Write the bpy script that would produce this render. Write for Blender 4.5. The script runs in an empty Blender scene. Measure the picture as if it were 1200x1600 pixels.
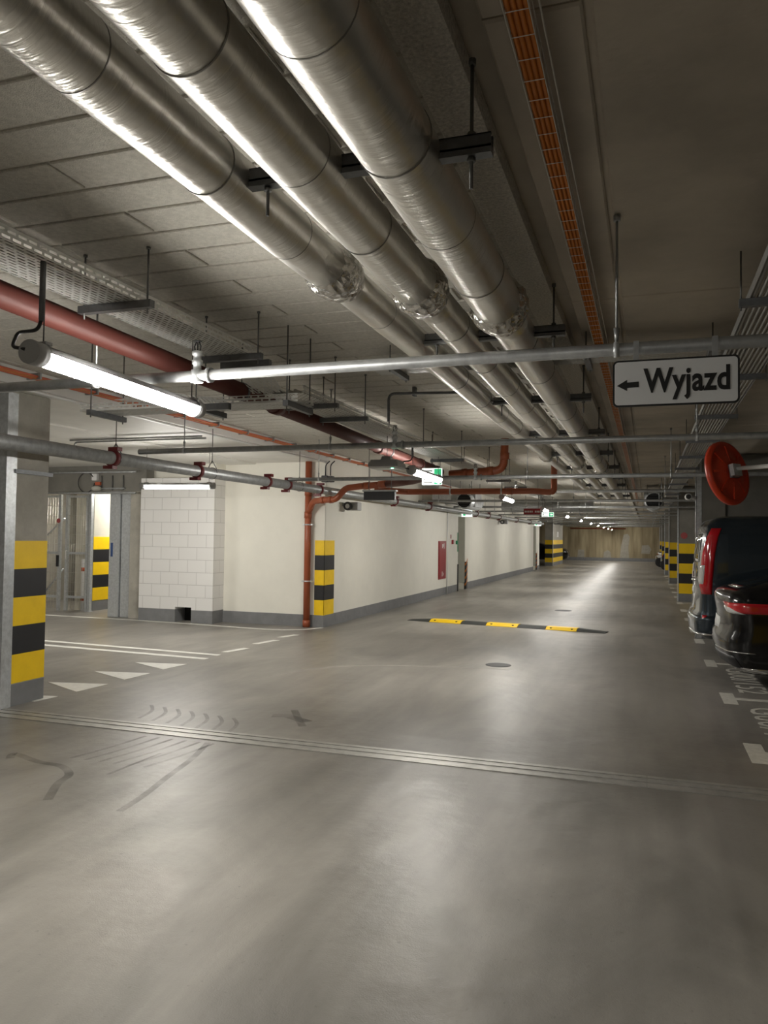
import bpy, math, random
from mathutils import Vector, Matrix
random.seed(7)
sc = bpy.context.scene
col = sc.collection
PI = math.pi

# ------------------------------------------------------------------ materials
def N(nt, t, **kw):
    n = nt.nodes.new(t)
    for k, v in kw.items(): setattr(n, k, v)
    return n

def base_mat(name):
    m = bpy.data.materials.new(name); m.use_nodes = True
    nt = m.node_tree; b = nt.nodes['Principled BSDF']
    return m, nt, b

def rgba(c): return (c[0], c[1], c[2], 1.0)

def mat(name, c, rough=.5, metal=0., var=.0, scale=4., bump=0., bscale=60., c2=None, spec=.5, coat=0., detail=6., stretch=(1,1,1)):
    m, nt, b = base_mat(name)
    b.inputs['Base Color'].default_value = rgba(c)
    b.inputs['Roughness'].default_value = rough
    b.inputs['Metallic'].default_value = metal
    b.inputs['Specular IOR Level'].default_value = spec
    b.inputs['Coat Weight'].default_value = coat
    b.inputs['Coat Roughness'].default_value = .05
    tc = N(nt, 'ShaderNodeTexCoord')
    mp = N(nt, 'ShaderNodeMapping'); mp.inputs['Scale'].default_value = stretch
    nt.links.new(tc.outputs['Object'], mp.inputs['Vector'])
    if var or c2:
        n = N(nt, 'ShaderNodeTexNoise'); n.inputs['Scale'].default_value = scale; n.inputs['Detail'].default_value = detail
        n.inputs['Roughness'].default_value = .62
        nt.links.new(mp.outputs[0], n.inputs['Vector'])
        r = N(nt, 'ShaderNodeValToRGB')
        c2 = c2 or tuple(x*(1-var) for x in c); c1 = tuple(min(1, x*(1+var)) for x in c) if var else c
        r.color_ramp.elements[0].position = .33; r.color_ramp.elements[1].position = .67
        r.color_ramp.elements[0].color = rgba(c2); r.color_ramp.elements[1].color = rgba(c1)
        nt.links.new(n.outputs['Fac'], r.inputs[0]); nt.links.new(r.outputs[0], b.inputs['Base Color'])
    if bump:
        n2 = N(nt, 'ShaderNodeTexNoise'); n2.inputs['Scale'].default_value = bscale; n2.inputs['Detail'].default_value = 3
        nt.links.new(mp.outputs[0], n2.inputs['Vector'])
        bp = N(nt, 'ShaderNodeBump'); bp.inputs['Strength'].default_value = bump; bp.inputs['Distance'].default_value = .01
        nt.links.new(n2.outputs['Fac'], bp.inputs['Height']); nt.links.new(bp.outputs[0], b.inputs['Normal'])
    return m

def emit(name, c, s):
    m, nt, b = base_mat(name)
    b.inputs['Base Color'].default_value = rgba(c)
    b.inputs['Emission Color'].default_value = rgba(c); b.inputs['Emission Strength'].default_value = s
    return m

def floor_mat():
    m, nt, b = base_mat('epoxy_floor')
    tc = N(nt, 'ShaderNodeTexCoord')
    n1 = N(nt, 'ShaderNodeTexNoise'); n1.inputs['Scale'].default_value = .55; n1.inputs['Detail'].default_value = 8; n1.inputs['Roughness'].default_value = .65
    n1.inputs['Distortion'].default_value = .6
    n2 = N(nt, 'ShaderNodeTexNoise'); n2.inputs['Scale'].default_value = 140; n2.inputs['Detail'].default_value = 2
    n3 = N(nt, 'ShaderNodeTexNoise'); n3.inputs['Scale'].default_value = 2.2; n3.inputs['Detail'].default_value = 10; n3.inputs['Roughness'].default_value = .7; n3.inputs['Distortion'].default_value = 1.2
    mp = N(nt, 'ShaderNodeMapping'); mp.inputs['Scale'].default_value = (1.0, .45, 1)
    nt.links.new(tc.outputs['Object'], mp.inputs['Vector'])
    nt.links.new(mp.outputs[0], n1.inputs['Vector']); nt.links.new(mp.outputs[0], n3.inputs['Vector'])
    nt.links.new(tc.outputs['Object'], n2.inputs['Vector'])
    r = N(nt, 'ShaderNodeValToRGB')
    r.color_ramp.elements[0].position = .3; r.color_ramp.elements[1].position = .72
    r.color_ramp.elements[0].color = (.205, .192, .170, 1); r.color_ramp.elements[1].color = (.315, .297, .263, 1)
    mx = N(nt, 'ShaderNodeMath', operation='ADD')
    s3 = N(nt, 'ShaderNodeMath', operation='MULTIPLY'); s3.inputs[1].default_value = .35
    s1 = N(nt, 'ShaderNodeMath', operation='MULTIPLY'); s1.inputs[1].default_value = .65
    nt.links.new(n1.outputs['Fac'], s1.inputs[0]); nt.links.new(n3.outputs['Fac'], s3.inputs[0])
    nt.links.new(s1.outputs[0], mx.inputs[0]); nt.links.new(s3.outputs[0], mx.inputs[1])
    nt.links.new(mx.outputs[0], r.inputs[0])
    # broad traffic film, drive-lane streaks and small grime spots
    n5 = N(nt, 'ShaderNodeTexNoise'); n5.inputs['Scale'].default_value = .9; n5.inputs['Detail'].default_value = 7; n5.inputs['Roughness'].default_value = .6; n5.inputs['Distortion'].default_value = .8
    mp5 = N(nt, 'ShaderNodeMapping'); mp5.inputs['Location'].default_value = (3.1, 7.7, 0); mp5.inputs['Scale'].default_value = (1.1, .5, 1)
    n6 = N(nt, 'ShaderNodeTexNoise'); n6.inputs['Scale'].default_value = 1; n6.inputs['Detail'].default_value = 5
    mp6 = N(nt, 'ShaderNodeMapping'); mp6.inputs['Scale'].default_value = (7, .28, 1); mp6.inputs['Rotation'].default_value = (0, 0, .12)
    n7 = N(nt, 'ShaderNodeTexNoise'); n7.inputs['Scale'].default_value = 34; n7.inputs['Detail'].default_value = 3
    for m_, n_ in ((mp5, n5), (mp6, n6)): nt.links.new(tc.outputs['Object'], m_.inputs['Vector']); nt.links.new(m_.outputs[0], n_.inputs['Vector'])
    nt.links.new(tc.outputs['Object'], n7.inputs['Vector'])
    prev = None
    for n_, lo, hi, f0, f1 in ((n5, .66, 1.20, .3, .7), (n6, .90, 1.08, .3, .7), (n7, .72, 1.0, .22, .34)):
        q = N(nt, 'ShaderNodeMapRange'); q.inputs['From Min'].default_value = f0; q.inputs['From Max'].default_value = f1
        q.inputs['To Min'].default_value = lo; q.inputs['To Max'].default_value = hi
        nt.links.new(n_.outputs['Fac'], q.inputs['Value'])
        if prev is None: prev = q
        else:
            k_ = N(nt, 'ShaderNodeMath', operation='MULTIPLY'); nt.links.new(prev.outputs[0], k_.inputs[0]); nt.links.new(q.outputs[0], k_.inputs[1]); prev = k_
    sc_ = N(nt, 'ShaderNodeVectorMath', operation='SCALE'); nt.links.new(r.outputs[0], sc_.inputs[0]); nt.links.new(prev.outputs[0], sc_.inputs['Scale'])
    nt.links.new(sc_.outputs[0], b.inputs['Base Color'])
    rr = N(nt, 'ShaderNodeMapRange'); rr.inputs['From Min'].default_value = .15; rr.inputs['From Max'].default_value = .85
    rr.inputs['To Min'].default_value = .31; rr.inputs['To Max'].default_value = .43
    nt.links.new(n3.outputs['Fac'], rr.inputs['Value']); nt.links.new(rr.outputs[0], b.inputs['Roughness'])
    b.inputs['Specular IOR Level'].default_value = .5
    # orange peel and slow undulation of the poured coat
    n4 = N(nt, 'ShaderNodeTexNoise'); n4.inputs['Scale'].default_value = 3.0; n4.inputs['Detail'].default_value = 4
    nt.links.new(tc.outputs['Object'], n4.inputs['Vector'])
    b1 = N(nt, 'ShaderNodeBump'); b1.inputs['Strength'].default_value = .22; b1.inputs['Distance'].default_value = .004
    nt.links.new(n2.outputs['Fac'], b1.inputs['Height'])
    b2 = N(nt, 'ShaderNodeBump'); b2.inputs['Strength'].default_value = .5; b2.inputs['Distance'].default_value = .02
    nt.links.new(n4.outputs['Fac'], b2.inputs['Height']); nt.links.new(b1.outputs[0], b2.inputs['Normal'])
    nt.links.new(b2.outputs[0], b.inputs['Normal'])
    return m

def brick_mat(name, c, mortar, bw, bh, ms, vec='xz', rough=.7, bump=.6):
    m, nt, b = base_mat(name)
    tc = N(nt, 'ShaderNodeTexCoord'); sp = N(nt, 'ShaderNodeSeparateXYZ'); cb = N(nt, 'ShaderNodeCombineXYZ')
    nt.links.new(tc.outputs['Object'], sp.inputs[0])
    ad = N(nt, 'ShaderNodeMath', operation='ADD'); nt.links.new(sp.outputs[0], ad.inputs[0]); nt.links.new(sp.outputs[1], ad.inputs[1])
    nt.links.new(ad.outputs[0], cb.inputs[0]); nt.links.new(sp.outputs[2], cb.inputs[1])
    br = N(nt, 'ShaderNodeTexBrick'); br.inputs['Scale'].default_value = 1
    br.inputs['Brick Width'].default_value = bw; br.inputs['Row Height'].default_value = bh; br.inputs['Mortar Size'].default_value = ms
    br.inputs['Color1'].default_value = rgba(c); br.inputs['Color2'].default_value = rgba(tuple(x*.97 for x in c)); br.inputs['Mortar'].default_value = rgba(mortar)
    nt.links.new(cb.outputs[0], br.inputs['Vector']); nt.links.new(br.outputs['Color'], b.inputs['Base Color'])
    bp = N(nt, 'ShaderNodeBump', invert=True); bp.inputs['Strength'].default_value = bump; bp.inputs['Distance'].default_value = .006
    nt.links.new(br.outputs['Fac'], bp.inputs['Height']); nt.links.new(bp.outputs[0], b.inputs['Normal'])
    b.inputs['Roughness'].default_value = rough
    return m

def perf_mat(name, c, along='y', bw=.060, bh=.0265, ms=.0072, rough=.45):
    """sheet steel with rows of punched slots (real holes)"""
    m, nt, b = base_mat(name)
    b.inputs['Base Color'].default_value = rgba(c); b.inputs['Metallic'].default_value = .3; b.inputs['Roughness'].default_value = rough
    tc = N(nt, 'ShaderNodeTexCoord'); sp = N(nt, 'ShaderNodeSeparateXYZ'); cb = N(nt, 'ShaderNodeCombineXYZ')
    nt.links.new(tc.outputs['Object'], sp.inputs[0])
    ad = N(nt, 'ShaderNodeMath', operation='ADD')
    o = 1 if along == 'y' else 0
    nt.links.new(sp.outputs[1-o], ad.inputs[0]); nt.links.new(sp.outputs[2], ad.inputs[1])
    nt.links.new(sp.outputs[o], cb.inputs[0]); nt.links.new(ad.outputs[0], cb.inputs[1])
    br = N(nt, 'ShaderNodeTexBrick'); br.inputs['Scale'].default_value = 1
    br.inputs['Brick Width'].default_value = bw; br.inputs['Row Height'].default_value = bh; br.inputs['Mortar Size'].default_value = ms
    br.inputs['Mortar Smooth'].default_value = .05
    nt.links.new(cb.outputs[0], br.inputs['Vector'])
    nt.links.new(br.outputs['Fac'], b.inputs['Alpha'])
    return m

def foil_mat():
    m, nt, b = base_mat('aluminium_foil')
    b.inputs['Base Color'].default_value = (.80, .78, .735, 1); b.inputs['Metallic'].default_value = 1.; b.inputs['Roughness'].default_value = .33
    tc = N(nt, 'ShaderNodeTexCoord')
    mp = N(nt, 'ShaderNodeMapping'); mp.inputs['Scale'].default_value = (5, 46, 5)
    nt.links.new(tc.outputs['Object'], mp.inputs['Vector'])
    n = N(nt, 'ShaderNodeTexNoise'); n.inputs['Scale'].default_value = 1; n.inputs['Detail'].default_value = 4; n.inputs['Distortion'].default_value = .5
    nt.links.new(mp.outputs[0], n.inputs['Vector'])
    n2 = N(nt, 'ShaderNodeTexNoise'); n2.inputs['Scale'].default_value = 9; n2.inputs['Detail'].default_value = 5
    nt.links.new(tc.outputs['Object'], n2.inputs['Vector'])
    b1 = N(nt, 'ShaderNodeBump'); b1.inputs['Strength'].default_value = .6; b1.inputs['Distance'].default_value = .006
    b2 = N(nt, 'ShaderNodeBump'); b2.inputs['Strength'].default_value = .45; b2.inputs['Distance'].default_value = .012
    nt.links.new(n.outputs['Fac'], b1.inputs['Height']); nt.links.new(n2.outputs['Fac'], b2.inputs['Height'])
    nt.links.new(b1.outputs[0], b2.inputs['Normal']); nt.links.new(b2.outputs[0], b.inputs['Normal'])
    return m

def crinkle_mat():
    m, nt, b = base_mat('crumpled_foil')
    b.inputs['Base Color'].default_value = (.66, .64, .6, 1); b.inputs['Metallic'].default_value = 1.; b.inputs['Roughness'].default_value = .22
    tc = N(nt, 'ShaderNodeTexCoord')
    v = N(nt, 'ShaderNodeTexVoronoi'); v.inputs['Scale'].default_value = 26
    n = N(nt, 'ShaderNodeTexNoise'); n.inputs['Scale'].default_value = 22; n.inputs['Detail'].default_value = 4
    nt.links.new(tc.outputs['Object'], v.inputs['Vector']); nt.links.new(tc.outputs['Object'], n.inputs['Vector'])
    b1 = N(nt, 'ShaderNodeBump'); b1.inputs['Strength'].default_value = .7; b1.inputs['Distance'].default_value = .02
    b2 = N(nt, 'ShaderNodeBump'); b2.inputs['Strength'].default_value = .6; b2.inputs['Distance'].default_value = .02
    nt.links.new(v.outputs['Distance'], b1.inputs['Height']); nt.links.new(n.outputs['Fac'], b2.inputs['Height'])
    nt.links.new(b1.outputs[0], b2.inputs['Normal']); nt.links.new(b2.outputs[0], b.inputs['Normal'])
    return m

def tyre_mat():
    m, nt, b = base_mat('tyre_rubber_trace')
    b.inputs['Base Color'].default_value = (.07, .067, .062, 1); b.inputs['Roughness'].default_value = .5
    tc = N(nt, 'ShaderNodeTexCoord'); n = N(nt, 'ShaderNodeTexNoise'); n.inputs['Scale'].default_value = 4; n.inputs['Detail'].default_value = 8
    nt.links.new(tc.outputs['Object'], n.inputs['Vector'])
    r = N(nt, 'ShaderNodeMapRange'); r.inputs['From Min'].default_value = .3; r.inputs['From Max'].default_value = .75
    r.inputs['To Min'].default_value = .04; r.inputs['To Max'].default_value = .40
    nt.links.new(n.outputs['Fac'], r.inputs['Value']); nt.links.new(r.outputs[0], b.inputs['Alpha'])
    return m

def far_wall_mat():
    m, nt, b = base_mat('raw_concrete_end_wall')
    tc = N(nt, 'ShaderNodeTexCoord'); mp = N(nt, 'ShaderNodeMapping'); mp.inputs['Scale'].default_value = (2.2, 1, .25)
    nt.links.new(tc.outputs['Object'], mp.inputs['Vector'])
    n = N(nt, 'ShaderNodeTexNoise'); n.inputs['Scale'].default_value = 1.6; n.inputs['Detail'].default_value = 8
    nt.links.new(mp.outputs[0], n.inputs['Vector'])
    r = N(nt, 'ShaderNodeValToRGB'); r.color_ramp.elements[0].position = .32; r.color_ramp.elements[1].position = .68
    r.color_ramp.elements[0].color = (.22, .175, .10, 1); r.color_ramp.elements[1].color = (.42, .35, .22, 1)
    nt.links.new(n.outputs['Fac'], r.inputs[0]); nt.links.new(r.outputs[0], b.inputs['Base Color'])
    b.inputs['Roughness'].default_value = .8
    return m

M = {}
M['floor'] = floor_mat()
M['panel'] = mat('wood_wool_board', (.56, .535, .475), .9, var=.12, scale=40, bump=.5, bscale=160)
M['panel_white'] = mat('white_painted_soffit', (.74, .73, .69), .6, var=.06, scale=2)
M['conc_ceil'] = mat('ceiling_concrete', (.47, .42, .345), .75, var=.22, scale=.9, bump=.25, bscale=25)
M['spray'] = mat('rough_sprayed_strip', (.70, .67, .60), .95, var=.25, scale=70, bump=1.0, bscale=90)
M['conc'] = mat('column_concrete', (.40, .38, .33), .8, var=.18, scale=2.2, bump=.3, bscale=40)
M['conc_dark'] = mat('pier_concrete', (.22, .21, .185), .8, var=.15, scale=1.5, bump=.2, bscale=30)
M['white_wall'] = mat('cream_wall_paint', (.80, .78, .70), .6, var=.04, scale=1.1, bump=.08, bscale=30)
M['block'] = brick_mat('white_painted_block', (.80, .79, .77), (.56, .55, .53), .40, .240, .005)
M['base'] = mat('grey_plinth_paint', (.20, .203, .208), .55, var=.1, scale=5)
M['far'] = far_wall_mat()
M['patch'] = mat('filler_patch', (.36, .335, .28), .8, var=.12, scale=5)
M['yellow'] = mat('hazard_yellow_paint', (.97, .63, .005), .5, var=.05, scale=6)
M['black'] = mat('hazard_black_paint', (.018, .018, .02), .5, var=.1, scale=6)
M['galv'] = mat('galvanised_steel', (.55, .57, .58), .40, .45, var=.14, scale=22)
M['galv_dull'] = mat('dull_galvanised_pipe', (.38, .39, .39), .42, .55, var=.16, scale=16)
M['steel_dark'] = mat('dark_zinc_channel', (.17, .175, .18), .5, .7, var=.15, scale=20)
M['rod'] = mat('threaded_rod', (.16, .16, .155), .5, .7)
M['perf_y'] = perf_mat('perforated_tray_long', (.62, .62, .59), 'y')
M['perf_x'] = perf_mat('perforated_tray_cross', (.62, .62, .59), 'x')
M['solid_tray'] = mat('tray_steel', (.42, .42, .41), .45, .7, var=.1, scale=15)
M['foil'] = foil_mat()
M['crinkle'] = crinkle_mat()
M['tape'] = mat('tape_band', (.35, .34, .32), .4, .8)
M['red_pipe'] = mat('terracotta_plastic_pipe', (.34, .085, .034), .38, var=.06, scale=8)
M['shaded_red_pipe'] = mat('shaded_terracotta_pipe', (.10, .024, .017), .55, var=.06, scale=8)  # terracotta darkened, the unlit look of the sloping pipe put into its colour
M['red_clamp'] = mat('red_coupling', (.13, .014, .016), .4, var=.1, scale=20)
M['orange'] = mat('orange_conduit', (.50, .155, .022), .42)
M['wire'] = mat('basket_wire', (.62, .60, .55), .35, .8)
M['cable_red'] = mat('red_orange_cable', (.55, .12, .05), .5)
M['cable_grey'] = mat('grey_cable', (.33, .32, .29), .55)
M['cable_black'] = mat('black_cable', (.02, .02, .02), .5)
M['white_plastic'] = mat('white_plastic', (.78, .78, .76), .4)
M['grey_plastic'] = mat('grey_plastic', (.36, .36, .36), .45)
M['grey_light'] = mat('light_grey_sheet', (.52, .52, .50), .5, .2)
M['dark_plastic'] = mat('dark_plastic', (.025, .025, .027), .45)
M['line'] = mat('road_marking_paint', (.72, .71, .66), .55, var=.08, scale=12)
M['line_dim'] = mat('worn_road_marking_paint', (.60, .58, .52), .55, var=.14, scale=14)
M['led'] = emit('led_diffuser', (1, .965, .90), 34)
M['sign_white'] = mat('sign_face', (.70, .71, .71), .35)
M['sign_black'] = mat('sign_black', (.008, .008, .008), .45)
M['mirror_red'] = mat('orange_red_plastic', (.56, .045, .012), .38, var=.05, scale=8)
M['mirror_glass'] = mat('mirror_glass', (.9, .9, .9), .03, 1.)
M['rubber'] = mat('black_rubber', (.03, .033, .03), .6, var=.2, scale=30)
M['bump_yellow'] = mat('bump_yellow', (.85, .55, .01), .45)
M['iron'] = mat('cast_iron', (.045, .045, .043), .55, .3)
M['joint'] = mat('joint_rail_metal', (.42, .41, .38), .42, .55, var=.15, scale=10)
M['tyre_trace'] = tyre_mat()
M['fire_red'] = mat('fire_red_paint', (.27, .008, .012), .4)
M['green'] = mat('safety_green', (.0, .22, .08), .4)
M['green_lit'] = emit('lit_green_panel', (.05, .75, .30), .10)
M['white_lit'] = emit('lit_white_panel', (.92, 1, .97), .22)
M['led_green'] = emit('green_led', (.1, 1, .45), 12)
M['blue'] = mat('blue_sticker', (.03, .07, .2), .5)
M['shade_black'] = mat('painted_shade_black', (.006, .006, .006), .9)  # near-black that paints the shade inside openings
M['van'] = mat('van_paint', (.030, .045, .06), .22, .55, coat=.9)
M['car'] = mat('black_car_paint', (.004, .004, .005), .16, .0, coat=.2)
M['white_car'] = mat('white_vehicle_paint', (.75, .75, .75), .25, coat=.6)
M['glass_dark'] = mat('tinted_glass', (.008, .009, .01), .04, coat=1.)
M['lamp_red'] = mat('red_lamp_lens', (.50, .006, .014), .1, coat=1.)
M['lamp_clear'] = mat('clear_lamp_lens', (.55, .55, .54), .15, coat=1.)
M['chrome'] = mat('chrome', (.75, .75, .75), .12, 1.)
M['tyre'] = mat('tyre_rubber', (.02, .02, .02), .8)
M['plate'] = mat('number_plate', (.72, .72, .70), .4)
M['jamb'] = mat('door_jamb_paint', (.50, .50, .44), .6, var=.05)
M['pink'] = mat('faded_red_sticker', (.42, .09, .09), .6)

# ------------------------------------------------------------------ mesh builder
ORG = {}
class MB:
    def __init__(s): s.v = []; s.f = []; s.mi = []; s.sm = []
    def add(s, vs, fs, m=0, smooth=False):
        b = len(s.v); s.v += [Vector(p) for p in vs]
        for f in fs:
            s.f.append([i+b for i in f]); s.mi.append(m); s.sm.append(smooth)
        return s
    def box(s, a, b, m=0, ch=0.):
        x0, y0, z0 = [min(a[i], b[i]) for i in range(3)]; x1, y1, z1 = [max(a[i], b[i]) for i in range(3)]
        if ch:
            ch = min(ch, (x1-x0)*.45, (y1-y0)*.45, (z1-z0)*.45); P = []
            for z, i in ((z0, ch), (z0+ch, 0), (z1-ch, 0), (z1, ch)):
                P += [(x0+i, y0+i+0, z), (x1-i, y0+i, z), (x1-i, y1-i, z), (x0+i, y1-i, z)]
            F = [[3, 2, 1, 0], [12, 13, 14, 15]]
            for k in range(3):
                for j in range(4):
                    a_, b_ = k*4+j, k*4+(j+1) % 4; F.append([a_, b_, b_+4, a_+4])
            return s.add(P, F, m)
        P = [(x0, y0, z0), (x1, y0, z0), (x1, y1, z0), (x0, y1, z0), (x0, y0, z1), (x1, y0, z1), (x1, y1, z1), (x0, y1, z1)]
        return s.add(P, [[3, 2, 1, 0], [4, 5, 6, 7], [0, 1, 5, 4], [1, 2, 6, 5], [2, 3, 7, 6], [3, 0, 4, 7]], m)
    def tube(s, pts, r, n=12, m=0, caps=True, smooth=True):
        pts = [Vector(p) for p in pts]; rs = r if isinstance(r, (list, tuple)) else [r]*len(pts)
        t0 = (pts[1]-pts[0]).normalized(); up = Vector((0, 0, 1)) if abs(t0.z) < .9 else Vector((1, 0, 0))
        u = t0.cross(up).normalized(); P = []; F = []
        for i, p in enumerate(pts):
            if i == 0: t = t0
            elif i == len(pts)-1: t = (pts[i]-pts[i-1]).normalized()
            else:
                t = ((pts[i+1]-pts[i]).normalized()+(pts[i]-pts[i-1]).normalized())
                t = t.normalized() if t.length > 1e-6 else (pts[i+1]-pts[i]).normalized()
            u = (u-t*u.dot(t)); u = u.normalized() if u.length > 1e-6 else t.orthogonal().normalized()
            w = t.cross(u)
            for k in range(n):
                a = 2*PI*k/n; P.append(p+(u*math.cos(a)+w*math.sin(a))*rs[i])
        for i in range(len(pts)-1):
            for k in range(n):
                k2 = (k+1) % n; F.append([i*n+k, i*n+k2, (i+1)*n+k2, (i+1)*n+k])
        s.add(P, F, m, smooth)
        if caps:
            b = len(s.v)-len(P)
            s.f.append([b+k for k in range(n)][::-1]); s.mi.append(m); s.sm.append(False)
            e = b+(len(pts)-1)*n
            s.f.append([e+k for k in range(n)]); s.mi.append(m); s.sm.append(False)
        return s
    def prism(s, poly, d, m=0):
        """poly: 3D planar points, extruded by vector d"""
        n = len(poly); d = Vector(d); P = [Vector(p) for p in poly]; P += [p+d for p in P]
        F = [list(range(n))[::-1], [n+i for i in range(n)]]
        for i in range(n): F.append([i, (i+1) % n, n+(i+1) % n, n+i])
        return s.add(P, F, m)
    def ribbon(s, pts, w, z=.001, th=.002, m=0):
        pts = [Vector((p[0], p[1], 0)) for p in pts]; L = []; R = []
        for i, p in enumerate(pts):
            a = pts[max(0, i-1)]; b = pts[min(len(pts)-1, i+1)]; t = (b-a).normalized(); nrm = Vector((-t.y, t.x, 0))*w/2
            L.append(p+nrm); R.append(p-nrm)
        n = len(pts); P = []
        for zz in (z, z+th):
            P += [(q.x, q.y, zz) for q in L]+[(q.x, q.y, zz) for q in R]
        F = []
        for i in range(n-1):
            F.append([2*n+i, 3*n+i, 3*n+i+1, 2*n+i+1]); F.append([i, 2*n+i, 2*n+i+1, i+1]); F.append([n+i, n+i+1, 3*n+i+1, 3*n+i])
        F += [[0, n, 3*n, 2*n], [n-1, 3*n-1, 4*n-1, 2*n-1][::1]]
        return s.add(P, F, m)
    def lathe(s, prof, o, ax='z', n=16, m=0):
        """prof: (r, h) list"""
        P = []; F = []; o = Vector(o)
        for r, h in prof:
            for k in range(n):
                a = 2*PI*k/n; c, d = r*math.cos(a), r*math.sin(a)
                P.append(o+(Vector((c, d, h)) if ax == 'z' else Vector((c, h, d)) if ax == 'y' else Vector((h, c, d))))
        for i in range(len(prof)-1):
            for k in range(n): F.append([i*n+k, i*n+(k+1) % n, (i+1)*n+(k+1) % n, (i+1)*n+k])
        s.add(P, F, m, True); b = len(s.v)-len(P)
        s.f.append([b+k for k in range(n)]); s.mi.append(m); s.sm.append(False)
        s.f.append([b+(len(prof)-1)*n+k for k in range(n)]); s.mi.append(m); s.sm.append(False)
        return s
    def build(s, name, mats, parent=None, org=None):
        if not isinstance(mats, (list, tuple)): mats = [mats]
        o = Vector(org) if org else (ORG[parent.name] if parent else Vector((0, 0, 0)))
        me = bpy.data.meshes.new(name)
        me.from_pydata([v-o for v in s.v], [], s.f)
        for mm in mats: me.materials.append(mm)
        me.polygons.foreach_set('material_index', s.mi); me.polygons.foreach_set('use_smooth', s.sm)
        me.update(); me.validate()
        import bmesh
        bm = bmesh.new(); bm.from_mesh(me); bmesh.ops.recalc_face_normals(bm, faces=bm.faces); bm.to_mesh(me); bm.free()
        ob = bpy.data.objects.new(name, me); col.objects.link(ob)
        if parent: ob.parent = parent
        else: ob.location = o
        ORG[ob.name] = o
        return ob

def thing(name, label, cat, loc, group=None):
    o = bpy.data.objects.new(name, None); col.objects.link(o); o.location = loc; o.empty_display_size = .1
    o['label'] = label; o['category'] = cat
    if group: o['group'] = group
    ORG[o.name] = Vector(loc)
    return o
def tag(o, label, cat, group=None, kind=None):
    o['label'] = label; o['category'] = cat
    if group: o['group'] = group
    if kind: o['kind'] = kind
    return o
def struct(o, label=None):
    o['kind'] = 'structure'
    if label: o['label'] = label
    return o
def dup(root, loc, label=None):
    r = root.copy(); col.objects.link(r); r.location = loc
    if label: r['label'] = label
    for ch in list(root.children):
        c = ch.copy(); col.objects.link(c); c.parent = r
        for g in ch.children:
            d = g.copy(); col.objects.link(d); d.parent = c
    return r

def arc(p0, p1, p2, rad, n=6):
    """fillet the corner p1"""
    p0, p1, p2 = Vector(p0), Vector(p1), Vector(p2)
    a = (p0-p1).normalized(); b = (p2-p1).normalized(); A = p1+a*rad; B = p1+b*rad
    return [A*(1-t)**2+p1*2*t*(1-t)+B*t*t for t in [i/n for i in range(n+1)]]
def route(pts, rad, n=6):
    out = [Vector(pts[0])]
    for i in range(1, len(pts)-1): out += arc(pts[i-1], pts[i], pts[i+1], rad, n)
    return out+[Vector(pts[-1])]

def text_mesh(txt, size, origin, xdir, ydir, depth, bold=0., xs=1., track=1.):
    cu = bpy.data.curves.new('lettering', 'FONT'); cu.body = txt; cu.size = size; cu.extrude = depth; cu.offset = bold; cu.space_character = track
    cu.resolution_u = 4
    ob = bpy.data.objects.new('lettering', cu); col.objects.link(ob)
    dg = bpy.context.evaluated_depsgraph_get(); me = bpy.data.meshes.new_from_object(ob.evaluated_get(dg))
    X, Y = Vector(xdir), Vector(ydir); Z = X.cross(Y); o = Vector(origin)
    vs = [o+X*v.co.x*xs+Y*v.co.y+Z*v.co.z for v in me.vertices]; fs = [list(p.vertices) for p in me.polygons]
    bpy.data.objects.remove(ob); bpy.data.meshes.remove(me); bpy.data.curves.remove(cu)
    mb = MB(); mb.add(vs, fs); return mb

# ------------------------------------------------------------------ camera
def cam():
    c = bpy.data.cameras.new('camera'); o = bpy.data.objects.new('camera', c); col.objects.link(o)
    yaw, pit, rol = .3267, .03136, .0131
    f = Vector((-math.sin(yaw)*math.cos(pit), math.cos(yaw)*math.cos(pit), math.sin(pit)))
    r = Vector((math.cos(yaw), math.sin(yaw), 0)); u = r.cross(f)
    r2 = r*math.cos(rol)+u*math.sin(rol); u2 = -r*math.sin(rol)+u*math.cos(rol)
    m = Matrix((r2, u2, -f)).transposed().to_4x4(); m.translation = (0, 0, 1.7); o.matrix_world = m
    c.sensor_fit = 'VERTICAL'; c.sensor_height = 36; c.lens = 1215/1600*36; c.clip_start = .05; c.clip_end = 200
    sc.camera = o
cam()

# ================================================================== THE SETTING
XL, XR, Y0, Y1 = -5.68, 6.4, -14.0, 64.0
struct(MB().box((-14.2, Y0-.2, -.2), (XR+.2, Y1+.2, 0)).build('floor', M['floor']))
struct(MB().box((-14.2, Y0-.2, 3.28), (XR+.2, Y1+.2, 3.45)).build('ceiling', M['conc_ceil']))
# insulation boards: rows of 0.25 m, 1.2 m long, half-bond
mb = MB(); rowh = .2515; y = -7.96; k = 0
xa, xb = -5.42, -.56
y = 2.243-64*rowh
while y < Y1-.05:
    off = 0 if k % 2 else .6
    x = -2.31-off-4*1.2
    while x < xb:
        a, b = max(x, xa), min(x+1.2, xb)
        if b-a > .03 and y > Y0:
            if a > -1.0: mb.box((a+.009, y+.010, 3.192), (b-.009, min(y+rowh, Y1)-.010, 3.275), 0, .004)
            else: mb.box((a+.009, y+.010, 3.192), (b-.009, min(y+rowh, Y1)-.010, 3.275), 0, .004)
        x += 1.2
    y += rowh; k += 1
mb.box((xa, Y0, 3.203), (xb, Y1, 3.276))
struct(mb.build('ceiling_boards', M['panel']), 'grey insulation boards in running bond under the ceiling over the drive lane')
struct(MB().box((-.72, Y0, 3.185), (-.555, Y1, 3.27)).build('ceiling_strip', M['spray']), 'rough sprayed strip along the edge of the ceiling boards')
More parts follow.
